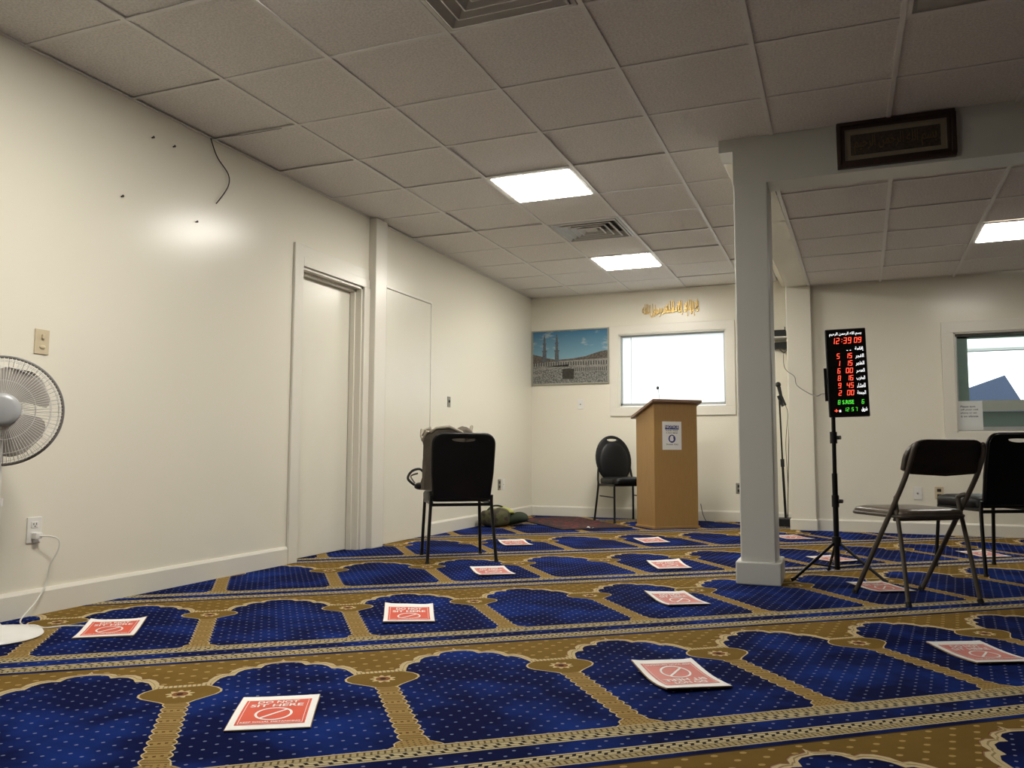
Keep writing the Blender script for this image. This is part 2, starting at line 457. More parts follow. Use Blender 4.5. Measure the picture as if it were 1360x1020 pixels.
# alcove wall with its window
V0, V1, Y0, Y1 = 4.425, 5.72, 0.935, 1.855
g = G()
g.box(3.1, V0, DR, DR+.16, 0, HC+.15); g.box(V1, XR+.15, DR, DR+.16, 0, HC+.15); g.box(V0, V1, DR, DR+.16, 0, Y0); g.box(V0, V1, DR, DR+.16, Y1, HC+.15)
struct(g.build('wall_alcove', MW))
g = G(); g.box(XR, XR+.15, YF, DR, 0, HC+.15); struct(g.build('wall_right', MDIM))
g = G(); g.box(-.15, XR+.15, YF-.15, YF, 0, HC+.15); struct(g.build('wall_front', MDIM))

# pilaster on the left wall between the doors
g = G(); g.box(0, 0.068, 5.475, 5.645, 0, HC); o = struct(g.build('pilaster', MTRIM, bevel=0.006)); tag(o, 'painted pilaster between the two doors on the left wall', 'pilaster')
# wall column where the beam meets the back
g = G(); g.box(2.965, 3.195, 8.40, D+.1, 0, HC); pc = struct(g.build('wall_column', MW, bevel=0.006)); tag(pc, 'square wall column at the end of the beam behind the display', 'column')
g = G(); g.box(2.955, 3.205, 8.388, 8.60, 0, .105); g.build('baseboard', MTRIM, pc, bevel=0.006)

# free standing column with base block
CF = 4.86
g = G(); g.box(2.88, 3.072, CF, CF+.30, 0, 2.40); co = struct(g.build('column', MCOL, bevel=0.008)); tag(co, 'free-standing square painted column in the middle of the carpet', 'column')
g = G(); g.box(2.853, 3.099, CF-.022, CF+.32, 0, .128); g.build('base_block', MCOL, co, bevel=0.008)
# beam across (front) and soffit running back to the wall column
prof = [(2.80, 2.525), (2.88, 2.525), (2.88, 2.318), (XR, 2.318), (XR, HC+.05), (2.80, HC+.05)]; n = len(prof)
g = G(); g.add([(x, CF-.001, z) for x, z in prof]+[(x, CF+.20, z) for x, z in prof], [tuple(range(n)), tuple(range(2*n-1, n-1, -1))]+[(i, (i+1) % n, n+(i+1) % n, n+i) for i in range(n)])
o = struct(g.build('beam', MCOL)); tag(o, 'painted beam running right from the column across the room', 'beam')
g = G()
g.prism([(2.885, CF+.19), (3.088, CF+.19), (3.19, DR+.02), (2.972, DR+.02)], HR, 2.56)
g.prism([(2.80, CF+.19), (3.088, CF+.19), (3.19, D+.02), (2.885, D+.02)], 2.525, HC+.05)
o = struct(g.build('soffit', MW, bevel=0.004)); tag(o, 'boxed soffit from the column back to the wall column', 'soffit')

# baseboards
def baseb(name, segs, axis):
    g = G()
    for a, b in segs:
        if axis == 'x': prof = [(0, 0), (.016, 0), (.016, .100), (.009, .116), (0, .116)]; n = len(prof); vs = [(p, a, z) for p, z in prof]+[(p, b, z) for p, z in prof]
        elif axis == 'b': prof = [(0, 0), (.016, 0), (.016, .100), (.009, .116), (0, .116)]; n = len(prof); vs = [(a, D-p, z) for p, z in prof]+[(b, D-p, z) for p, z in prof]
        else: prof = [(0, 0), (.016, 0), (.016, .098), (.009, .112), (0, .112)]; n = len(prof); vs = [(a, DR-p, z) for p, z in prof]+[(b, DR-p, z) for p, z in prof]
        g.add(vs, [tuple(range(n)), tuple(range(2*n-1, n-1, -1))]+[(i, (i+1) % n, n+(i+1) % n, n+i) for i in range(n)])
    return struct(g.build(name, MTRIM))
baseb('baseboard_left', [(YF, 4.515), (6.56, D)], 'x')
baseb('baseboard_back', [(0, 2.96)], 'b')
baseb('baseboard_alcove', [(3.2, XR)], 'a')

# ---- door 1: recessed, cased
def door(name, y0, y1, z1, x, label):
    g = G(); g.box(x-.04, x, y0+.004, y1-.004, 0.003, z1-.004)
    o = struct(g.build(name, MDOOR, bevel=0.003)); return tag(o, label, 'door')
d1 = door('door_1', A0+.035, A1-.035, AZ-.03, -.095, 'recessed cream door with casing beside the pilaster')
g = G(); g.box(-.16, -.0, A0, A0+.03, 0, AZ); g.box(-.16, -.0, A1-.03, A1, 0, AZ); g.box(-.16, 0, A0, A1, AZ-.03, AZ); g.build('jamb', MTRIM, d1)
g = G(); g.box(-.09, -.05, A0+.03, A0+.045, 0, AZ-.03); g.box(-.09, -.05, A1-.045, A1-.03, 0, AZ-.03); g.box(-.09, -.05, A0+.03, A1-.03, AZ-.05, AZ-.03); g.build('door_stop', MTRIM, d1)
g = G(); g.box(0, .018, 4.52, A0+.012, 0, AZ+.135); g.build('casing', MTRIM, d1, bevel=.003)
g = G(); g.box(0, .012, A0+.012, A1+.06, AZ-.012, AZ+.135); g.box(0, .02, A0+.012, A1+.06, AZ-.012, AZ+.055); g.build('casing', MTRIM, d1, bevel=.003)
g = G(); g.box(0, .02, A1-.012, A1+.068, 0, AZ-.012); g.build('casing', MTRIM, d1, bevel=.003)
g = G(); g.box(-.097, -.088, A0+.055, A0+.075, .875, .955); g.build('latch_plate', MBRASSD, d1, bevel=.002)
d2 = door('door_2', B0, B1, BZ, 0.004, 'flush cream door without casing right of the pilaster')
g = G(); g.box(0, .007, B1+.002, B1+.022, 0, BZ+.022); g.box(0, .007, B0, B1+.002, BZ+.002, BZ+.022); g.build('edge_strip', MTRIM, d2)

# ------------------------------------------------------------------ ceiling: grid bars and tiles
ceil = bpy.data.objects.new('ceiling', None); COL.objects.link(ceil); struct(ceil); tag(ceil, 'suspended ceiling of speckled tiles in a metal grid', 'ceiling')
XL = [-.0105+.6225*k for k in range(0, 12)]            # 0 .. 6.84
YL = [3.117-.608*6+.608*k for k in range(0, 17)]       # -0.53 ..
g = G(); g.box(-.15, XR+.15, YF-.15, CF+.1, HC+.05, HC+.12); g.box(-.15, 3.2, CF+.1, D+.15, HC+.05, HC+.12)
g.box(0, XR, YF, YL[0]-.008, HC, HC+.05); g.box(XL[-1]+.008, XR, YL[0]-.008, CF+.1, HC, HC+.05); g.build('backing_panel', MTILE, ceil)
LIGHTS = [(2, 4), (2, 9), (2, 13)]     # column,row cells : cell (i,j) spans XL[i]..XL[i+1], YL[j]..
VENTS = [(3, 5), (2, 11)]
OFF = [(6, 6)]
tmesh = {}
def tile(w, l, x, y, z, parent):
    key = (round(w, 3), round(l, 3))
    if key not in tmesh:
        gg = G(); gg.box(-w/2, w/2, -l/2, l/2, 0, .014); o = gg.build('ceiling_tile', MTILE, parent); tmesh[key] = o.data
    else:
        o = bpy.data.objects.new('ceiling_tile', tmesh[key]); COL.objects.link(o); o.parent = parent
    o.location = (x, y, z); o.rotation_euler = (random.uniform(-.0012, .0012), random.uniform(-.0012, .0012), 0)
    return o
gx = .003
for j in range(len(YL)):
    ya = YL[j]; yb = YL[j+1] if j+1 < len(YL) else D
    if ya > D-.05: continue
    yb = min(yb, D)
    for i in range(len(XL)-1):
        xa, xb = max(XL[i], 0), XL[i+1]
        if (i, j) in LIGHTS+VENTS+OFF: continue
        yaa, ybb = ya, yb
        if yb > CF:                                    # beside the soffit only the left bay goes on
            if xa > 2.86:
                if ya >= CF-.03: continue
                ybb = CF
            elif xb > 2.86 and ya > CF-.03: xb = 2.84
        if xb-xa < .05: continue
        tile(xb-xa-2*gx, ybb-yaa-2*gx, (xa+xb)/2, (yaa+ybb)/2, HC+.0045+(random.uniform(.004, .009) if random.random() < .14 else random.uniform(0, .001)), ceil)
for x in XL[1:]:
    g = G(); y1 = D if x < 2.8 else CF
    g.box(x-.0115, x+.0115, YL[0]-.0115, y1, HC-.001, HC+.004); g.box(x-.002, x+.002, YL[0]-.01, y1, HC+.004, HC+.035); g.build('grid_bar', MGRID, ceil)
for y in YL:
    g = G(); x1 = XL[-1] if y < CF else 2.84
    if y > D-.05: continue
    g.box(0, x1, y-.0105, y+.0105, HC, HC+.0035); g.box(0, x1, y-.002, y+.002, HC+.0035, HC+.035); g.build('grid_bar', MGRID, ceil)
g = G(); g.box(0, .018, YL[0], D, HC-.001, HC+.003); g.build('wall_angle', MGRID, ceil)
g = G(); g.box(0, 2.82, D-.018, D, HC-.001, HC+.003); g.build('wall_angle', MGRID, ceil)
# alcove ceiling, its grid slightly skewed to the room
ac = bpy.data.objects.new('ceiling_alcove', None); COL.objects.link(ac); struct(ac); tag(ac, 'lower suspended ceiling of the alcove behind the beam', 'ceiling')
ac.location = (3.14, 6.56, HR); ac.rotation_euler = (0, 0, R(-1.35))
AX = [.0, .64, 1.26, 1.88, 2.50, 3.12, 3.74]; AY = [-1.49, -1.22, -.61, 0, .61, 1.22, 1.83, 2.44]
AL = [(2, 3)]
for j in range(len(AY)-1):
    for i in range(len(AX)-1):
        if (i, j) in AL: continue
        if AY[j] > 1.80: continue
        tile(AX[i+1]-AX[i]-2*gx, AY[j+1]-AY[j]-2*gx, (AX[i]+AX[i+1])/2, (AY[j]+AY[j+1])/2, .0045+random.uniform(0, .003), ac)
for x in AX:
    g = G(); g.box(x-.0115, x+.0115, -1.49, 1.93, -.001, .004); g.build('grid_bar', MGRID, ac)
for y in AY[1:-1]:
    g = G(); g.box(-.05, 3.7, y-.0105, y+.0105, 0, .0035); g.build('grid_bar', MGRID, ac)
g = G(); g.box(-.05, 6.2, -1.40, 1.93, .03, .06); g.box(3.75, 6.2, -1.40, 1.93, .004, .03); g.build('backing_panel', MTILE, ac)

# light fixtures
def light(x, y, w, l, z, label, lit=True, rz=0, lm=None):
    t = thing('ceiling_light', label, 'ceiling light', (x, y, z), rz, 'recessed square ceiling lights')
    g = G(); hh = .012
    for a, b, c, d in ((-w/2, w/2, -l/2, -l/2+.02), (-w/2, w/2, l/2-.02, l/2), (-w/2, -w/2+.02, -l/2+.02, l/2-.02), (w/2-.02, w/2, -l/2+.02, l/2-.02)): g.box(a, b, c, d, -.002, hh)
    g.build('frame', MGRID, t)
    a, b, z1 = w/2-.018, l/2-.018, -.009 if lit else .004
    g = G(); g.add([(-a, -b, .012), (a, -b, .012), (a, b, .012), (-a, b, .012), (-a, -b, .0), (a, -b, .0), (a, b, .0), (-a, b, .0), (-a+.02, -b+.02, z1), (a-.02, -b+.02, z1), (a-.02, b-.02, z1), (-a+.02, b-.02, z1)],
                   [(0, 1, 2, 3), (11, 10, 9, 8)]+[(i, (i+1) % 4, 4+(i+1) % 4, 4+i) for i in range(4)]+[(4+i, 4+(i+1) % 4, 8+(i+1) % 4, 8+i) for i in range(4)])
    g.build('diffuser', (lm or MLIGHT) if lit else MOFF, t)
    return t
def cell(i, j): return (XL[i]+XL[i+1])/2, (YL[j]+YL[j+1])/2
LW, LL = .6225-.025, .608-.023
x, y = cell(2, 4); light(x, y, LW, LL, HC, 'lit square ceiling light nearest the camera, left of the large vent', lm=MLIGHTN)
x, y = cell(2, 9); light(x, y, LW, LL, HC, 'larger lit square ceiling light before the small vent')
x, y = cell(2, 13); light(x, y, LW, LL, HC, 'lit square ceiling light beyond the small vent near the window wall')
x, y = cell(6, 6); t = light(x, y, LW, LL, HC, 'unlit square ceiling light at the dark right of the ceiling', False)
q = ac.location + Matrix.Rotation(R(-1.35), 3, 'Z') @ Vector((AX[2]+.31, .305, 0))
light(q.x, q.y, .6, .585, HR, 'lit square ceiling light in the lower alcove ceiling at right', True, R(-1.35), MLIGHTA)

# four-way vents
def vent(x, y, label):
    t = thing('ceiling_vent', label, 'vent', (x, y, HC), 0, 'four-way ceiling vents')
    w = .30
    g = G(); g.box(-w, w, -w+.005, w-.005, .045, .06); g.build('throat', MVENTD, t)
    def ring(r0, z0, r1, z1, th):
        gg = G()
        for k in range(4):
            m = Matrix.Rotation(PI/2*k, 4, 'Z')
            gg.add([(-r0, -r0, z0), (r0, -r0, z0), (r1, -r1, z1), (-r1, -r1, z1), (-r0, -r0, z0-th), (r0, -r0, z0-th), (r1, -r1, z1-th), (-r1, -r1, z1-th)],
                   [(0, 1, 2, 3), (7, 6, 5, 4), (0, 4, 5, 1), (3, 2, 6, 7), (1, 5, 6, 2), (0, 3, 7, 4)], m)
        return gg
    ring(.296, .012, .276, .010, .014).build('frame', MVENT, t)
    for r in (.262, .205, .148, .092):
        lv = ring(r, -.004, r-.046, .034, .004).build('louver', MVENT, t)
        ring(r+.008, -.004, r, -.006, .005).build('lip', MGRID, lv)
    g = G(); g.box(-.05, .05, -.05, .05, .002, .008); g.build('centre_plate', MVENT, t)
    return t
x, y = cell(3, 5); vent(x, y, 'large square ceiling vent at the top edge of the photo')
x, y = cell(2, 11); vent(x, y, 'small square ceiling vent between the two far ceiling lights')

# ------------------------------------------------------------------ windows
def frost_mat():
    t = NT('frosted_window_film')
    tr = t.node('ShaderNodeBsdfTranslucent'); tr.inputs[0].default_value = (0.95, 0.97, 0.97, 1)
    t.fin((0.85, 0.86, 0.86), 0.3)
    mx = t.node('ShaderNodeMixShader'); mx.inputs[0].default_value = 0.93
    t.l.new(t.b.outputs[0], mx.inputs[1]); t.l.new(tr.outputs[0], mx.inputs[2]); t.l.new(mx.outputs[0], t.out.inputs[0])
    return t.m
def glass_mat():
    t = NT('clear_window_glass')
    tr = t.node('ShaderNodeBsdfTransparent'); gl = t.node('ShaderNodeBsdfGlossy'); gl.inputs['Roughness'].default_value = 0.03
    tr.inputs[0].default_value = (0.93, 0.97, 0.95, 1)
    fr = t.node('ShaderNodeFresnel'); fr.inputs[0].default_value = 1.45
    mx = t.node('ShaderNodeMixShader'); t.l.new(fr.outputs[0], mx.inputs[0]); t.l.new(tr.outputs[0], mx.inputs[1]); t.l.new(gl.outputs[0], mx.inputs[2])
    t.l.new(mx.outputs[0], t.out.inputs[0])
    return t.m
MFROST, MGLASS = frost_mat(), glass_mat()
def backlit_paper():
    t = NT('thin_white_paper'); t.fin(t.mix(t.noise(6, 2, t.obj()), (0.84, 0.84, 0.82), (0.88, 0.88, 0.86)), .6)
    tr = t.node('ShaderNodeBsdfTranslucent'); tr.inputs[0].default_value = (0.8, 0.8, 0.78, 1)
    mx = t.node('ShaderNodeMixShader'); mx.inputs[0].default_value = 0.35
    t.l.new(t.b.outputs[0], mx.inputs[1]); t.l.new(tr.outputs[0], mx.inputs[2]); t.l.new(mx.outputs[0], t.out.inputs[0])
    return t.m
MTHIN = backlit_paper()
MALU = pmat('grey_aluminium_window_frame', (0.42, 0.44, 0.44), 0.4, 0.3)
def window(name, x0, x1, z0, z1, yw, cw, label, pane_m):
    g = G()
    for a, b, c, d in ((x0-cw, x1+cw, z1, z1+cw), (x0-cw, x1+cw, z0-cw, z0), (x0-cw, x0, z0, z1), (x1, x1+cw, z0, z1)): g.box(a, b, yw-.018, yw, c, d)
    w = struct(g.build(name, MTRIM, bevel=.003)); tag(w, label, 'window')
    g = G()
    for a, b, c, d in ((x0, x1, z1-.012, z1), (x0, x1, z0, z0+.012), (x0, x0+.012, z0, z1), (x1-.012, x1, z0, z1)): g.box(a, b, yw-.004, yw+.11, c, d)
    g.build('reveal', MTRIM, w)
    g = G()
    for a, b, c, d in ((x0+.012, x1-.012, z1-.03, z1-.012), (x0+.012, x1-.012, z0+.020, z0+.050), (x0+.012, x0+.03, z0+.03, z1-.03), (x1-.03, x1-.012, z0+.03, z1-.03)): g.box(a, b, yw+.055, yw+.095, c, d)
    g.build('sash', MALU, w)
    g = G(); g.box(x0+.025, x1-.025, yw+.072, yw+.078, z0+.03, z1-.025); g.build('pane', pane_m, w)
    return w
w1 = window('window_1', W0, W1, Z0, Z1, D, .098, 'bright frosted window in the back wall behind the lectern', MFROST)
g = G(); g.box(W0+.13, W0+.136, D+.06, D+.07, Z0+.03, Z1-.03); g.build('film_edge', MALU, w1)
w2 = window('window_2', V0, V1, Y0, Y1, DR, .10, 'clear window at right looking out to a gabled roof', MGLASS)
MGREY = pmat('grey_green_window_channel', (0.27, 0.32, 0.295), 0.5)
g = G(); g.box(V0+.012, V0+.12, DR+.08, DR+.13, Y0+.29, Y1-.012); g.build('side_channel', MGREY, w2)
g = G(); g.box(V0+.012, V1-.012, DR+.08, DR+.13, Y1-.05, Y1-.012); g.build('head_channel', MGREY, w2)
MBEI = pmat('weathered_beige_rail', (0.20, 0.18, 0.16), 0.6)
MPGRN = pmat('grey_green_porch_boards', (0.075, 0.092, 0.080), 0.6)
t = thing('porch_railing', 'low grey-green boarded porch railing below the gable outside the right window', 'railing', (4.3, 9.46, 0))
for k in range(6):
    z = -.25+k*.236; g = G(); g.box(0, 3.2, 0, .03, z+.004, z+.232); g.build('board', MPGRN, t)
g = G(); g.box(0, 3.2, -.03, .06, 1.168, 1.278); g.build('top_rail', MBEI, t)

# outside: porch beam, neighbouring house with gable roof, ground
MGROUND = pmat('grey_asphalt', (0.16, 0.16, 0.16), 0.9)
g = G(); g.box(-10, 30, D+.3, 60, -.4, -.25); o = struct(g.build('ground', MGROUND)); tag(o, 'grey ground outside the windows', 'ground')
MPORCH = pmat('pale_mint_porch_paint', (0.82, 0.90, 0.86), 0.5, var=0.02)
t = thing('porch_roof', 'pale porch roof edge seen through the right window', 'porch', (4.6, 11.2, 0))
g = G(); g.box(-1.6, 4.5, 0, .12, 1.98, 2.01); g.build('drip_edge', MALU, t)
g = G(); g.box(-1.6, 4.5, 0, .10, 2.01, 2.62); g.build('fascia', MPORCH, t)
g = G(); g.box(-1.6, 4.5, .10, 2.0, 2.55, 2.62); g.build('roof_deck', MPORCH, t)
for px in (-1.5, 4.3):
    g = G(); g.box(px, px+.1, .0, .1, -.25, 1.98); g.build('post', MPORCH, t)
MROOF = pmat('blue_grey_shingles', (0.045, 0.065, 0.12), 0.7, var=0.15, scale=30)
MSIDE = pmat('pale_siding', (0.45, 0.46, 0.46), 0.6)
t = thing('house', 'neighbouring house with steep blue-grey gable roof outside the right window', 'house', (5.55, 18.0, -.25))
g = G(); g.box(-1.9, 1.40, 0, 6, 0, 1.0); g.build('wall', MSIDE, t)
prof = [(-2.1, .95), (1.58, .95), (.80, 2.47), (-2.1, 1.40)]
g = G(); n = len(prof); g.add([(x, -.3, z) for x, z in prof]+[(x, 6.2, z) for x, z in prof], [tuple(range(n)), tuple(range(2*n-1, n-1, -1))]+[(i, (i+1) % n, n+(i+1) % n, n+i) for i in range(n)])
g.build('roof', MROOF, t)

# ------------------------------------------------------------------ wall plates
def yzplate(g, y0, y1, z0, z1, x0, x1): return g.box(x0, x1, y0, y1, z0, z1)
t = thing('light_switch', 'ivory switch plate on the left wall above the fan', 'switch', (0, 2.668, 1.188))
g = G(); g.box(0, .006, -.037, .037, 0, .116); g.build('plate', MIVORY, t, bevel=.002)
g = G(); g.box(.006, .016, -.006, .006, .072, .092); g.build('toggle', MIVORY, t, bevel=.002)
g = G(); g.ball((.007, .002, .034), .006, .016, .010); g.build('dimmer', MIVORY, t, smooth=True)
g = G(); g.box(.006, .0075, .004, .012, .030, .040); g.build('slot', MSLOT, t)
def outlet(name, label, loc, rz, mat, face=None, duplex=True):
    # plate faces local +x
    t = thing(name, label, 'outlet', loc, rz)
    g = G(); g.box(0, .006, -.036, .036, 0, .116); g.build('plate', mat, t, bevel=.002)
    for zc in (.034, .082) if duplex else ():
        g = G(); g.box(.005, .009, -.017, .017, zc-.014, zc+.014); f = g.build('receptacle', face or mat, t, bevel=.003)
        g = G()
        for yy in (-.007, .007): g.box(.009, .0096, yy-.0016, yy+.0016, zc-.001, zc+.008)
        g.box(.009, .0096, -.0025, .0025, zc-.010, zc-.005); g.build('slots', MSLOT, f)
    return t
outlet('wall_outlet', 'white duplex outlet with a plugged-in cord low on the left wall', (0, 2.677, .325), 0, MWHITEP)
t = outlet('wall_outlet', 'pale blank jack plate low on the left wall near the corner', (0, 8.27, .335), 0, MWHITEP, None, False)
g = G(); g.ball((.006, 0, .058), .004, .006, .006); g.build('jack', MBRASSD, t, smooth=True)
outlet('wall_outlet', 'dark-faced outlet beside the blank plate near the corner', (0, 8.16, .335), 0, MBRASSD, MSLOT)
t = outlet('wall_outlet', 'ivory jack plate on the back wall below the picture', (.613, D, 1.245), -PI/2, MWHITEP, None, False)
g = G(); g.ball((.006, 0, .058), .006, .009, .009); g.build('jack', MBRASSD, t, smooth=True)
t = outlet('wall_outlet', 'pale coaxial plate on the alcove wall seen under the folding chair back', (4.078, DR, .315), -PI/2, MWHITEP, None, False)
g = G(); g.ball((.006, 0, .058), .008, .009, .009); g.build('jack', MBRASSD, t, smooth=True)
outlet('wall_outlet', 'brass outlet with black receptacles right of the coaxial plate', (4.255, DR, .322), -PI/2, MIVORY, MSLOT)
outlet('wall_outlet', 'brown outlet on the back wall at the column edge', (2.40, D, .30), -PI/2, MBRASSD, MSLOT)
t = thing('door_lock', 'narrow grey metal lock plate on the wall beside the flush door', 'lock', (0, 6.92, 1.165))
g = G(); g.box(0, .006, -.03, .03, 0, .10); g.build('plate', MBRASSD, t, bevel=.002)
g = G(); g.ball((.008, 0, .055), .008, .013, .013); g.build('cylinder', MSLOT, t, smooth=True)
for (y, z, lab) in ((3.265, 2.44, 'upper left of two small nails below the ceiling on the left wall'), (3.417, 2.444, 'upper right of two small nails near the hanging wire'),
                    (3.08, 2.058, 'single low nail in the left wall'), (3.608, 2.064, 'bent nail below the end of the hanging wire')):
    g = G(); g.tube([(0, y, z), (.012, y, z+.002)], .004, 8); g.tube([(.012, y, z+.002), (.014, y, z+.002)], .007, 8); tag(g.build('nail', MSLOT), lab, 'nail', 'nails in the left wall')
g = G(); g.tube(smoothpath([(.012, 3.693, HC-.004), (.012, 3.75, 2.50), (.012, 3.845, 2.43), (.012, 3.858, 2.37), (.013, 3.82, 2.30), (.012, 3.755, 2.215)]), .0035, 6)
g.tube([(.010, 3.69, HC-.004), (.25, 3.715, HC-.005), (.50, 3.72, HC-.003)], .0016, 6)  # dark strand standing in for the shaded gap along the ceiling tile
tag(g.build('hanging_wire', MCABLE, smooth=True), 'thin dark wire hanging from the ceiling edge on the left wall', 'wire')

# ------------------------------------------------------------------ pedestal fan
MFANW = pmat('white_fan_plastic', (0.74, 0.73, 0.70), 0.35, var=0.02)
MFANG = pmat('grey_fan_blade', (0.46, 0.43, 0.385), 0.4, var=0.03)
MFANH = pmat('grey_hub_cap', (0.42, 0.43, 0.44), 0.3, var=0.02)
MFANR = pmat('dark_grille_rim', (0.16, 0.155, 0.145), 0.4)
FX, FY, FZ = 0.265, 2.30, 0.905
fan = thing('pedestal_fan', 'white pedestal fan with grey blades standing by the left wall', 'fan', (FX, FY, 0))
g = G(); g.lathe([(0, 0), (.185, 0), (.19, .006), (.185, .016), (.10, .030), (.045, .042), (.03, .06), (0, .06)], 40); g.build('base', MFANW, fan, smooth=True)
g = G(); g.lathe([(0, .05), (.016, .05), (.016, .52), (.022, .52), (.022, .55), (.012, .55), (.012, .80), (0, .80)], 20); g.build('pole', MFANW, fan, smooth=True)
toc = (CAM - Vector((FX, FY, FZ))); toc.z = 0.04
hd = bpy.data.objects.new('fan_head', None); hd.parent = fan; COL.objects.link(hd)
ax = toc.normalized()
zq = Vector((0, 0, 1)); xq = zq.cross(ax).normalized(); yq = ax.cross(xq)
HM = Matrix(((xq.x, yq.x, ax.x, 0), (xq.y, yq.y, ax.y, 0), (xq.z, yq.z, ax.z, FZ), (0, 0, 0, 1)))
def hpart(g, name, m, smooth=True): return g.xf(HM).build(name, m, fan, smooth=smooth)
bpy.data.objects.remove(hd)
g = G(); g.lathe([(0, -.20), (.05, -.20), (.075, -.17), (.08, -.10), (.07, -.045), (0, -.045)], 24); hpart(g, 'motor_housing', MFANW)
g = G(); g.lathe([(0, -.04), (.052, -.04), (.052, .02), (0, .03)], 24); hpart(g, 'blade_hub', MFANG)
for k in range(3):
    g = G(); an0 = R(76 + 120*k); NN = 14
    rows = []
    for i in range(NN+1):
        rr = .04+.152*i/NN
        tt = i/NN
        wid = R(30 + 44*math.sin(PI*min(1, tt*.60+.08)))*(1 if tt < .75 else max(.18, math.sqrt(max(0, 1-((tt-.75)/.25)**2))))
        off = R(-26*tt)
        row = []
        for j in range(9):
            an = an0+off+wid*(j/8-.5)*1.35
            row.append((rr*math.cos(an), rr*math.sin(an), -.012+.022*(j/8-.5)*1.4))
        rows.append(row)
    vs = [p for r_ in rows for p in r_]
    fs = [(i*9+j, i*9+j+1, (i+1)*9+j+1, (i+1)*9+j) for i in range(NN) for j in range(8)]
    vs2 = [(x, y, z-.002) for x, y, z in vs]; n0 = len(vs)
    bd = [j for j in range(9)]+[i*9+8 for i in range(1, NN+1)]+[NN*9+j for j in range(7, -1, -1)]+[i*9 for i in range(NN-1, 0, -1)]
    fs += [tuple(n0+i for i in reversed(f)) for f in fs]+[(bd[i], bd[(i+1) % len(bd)], n0+bd[(i+1) % len(bd)], n0+bd[i]) for i in range(len(bd))]
    g.add(vs+vs2, fs); hpart(g, 'blade', MFANG)
def cir(r, z, n=64): return [(r*math.cos(2*PI*i/n), r*math.sin(2*PI*i/n), z) for i in range(n)]
g = G(); g.tube(cir(.220, .0), .006, 8, closed=True); hpart(g, 'rim', MFANR)
def wires(sgn, n, z0, z1):
    g = G()
    for k in range(n):
        an = 2*PI*k/n; c, s_ = math.cos(an), math.sin(an)
        g.tube([(rr*c, rr*s_, z) for rr, z in ((.055, z0), (.12, z0*.98), (.175, z0*.8), (.205, z0*.45), (.219, 0))], .0011, 4, caps=False)
    for rr, z in ((.12, z0*.98), (.175, z0*.8), (.205, z0*.45)): g.tube(cir(rr, z), .0013, 5, closed=True)
    return g
o = hpart(wires(1, 96, .055, 0), 'front_grille', MFANW)
o = hpart(wires(-1, 72, -.06, 0), 'rear_grille', MFANW)
g = G(); g.lathe([(0, .050), (.064, .050), (.068, .058), (.064, .066), (.045, .072), (0, .074)], 36); hpart(g, 'hub_cap', MFANH)
# cord from the outlet to the fan, and a second loop under the sign
FI = Matrix.Translation((-FX, -FY, 0))
g = G(); g.box(.009, .038, 2.662, 2.696, .344, .372); pl = g.xf(FI)
g = G(); g.tube(smoothpath([(.036, 2.68, .358), (.07, 2.74, .345), (.075, 2.752, .30), (.05, 2.73, .22), (.045, 2.72, .14), (.06, 2.66, .07), (.10, 2.56, .012), (.2, 2.50, .006), (.30, 2.45, .02)]), .0034, 6); pcord = g.xf(FI).build('power_cord', MCABLEW, fan, smooth=True)
pl.build('plug', MWHITEP, pcord, bevel=.004)
g = G(); g.tube(smoothpath([(.10, 2.44, .006), (.22, 2.52, .006), (.32, 2.50, .006), (.36, 2.56, .006), (.45, 2.60, .006), (.57, 2.66, .006)]), .0034, 6)
tag(g.build('extension_cord', MCABLEW, smooth=True), 'white cord running along the carpet under the leftmost red sign', 'cord')

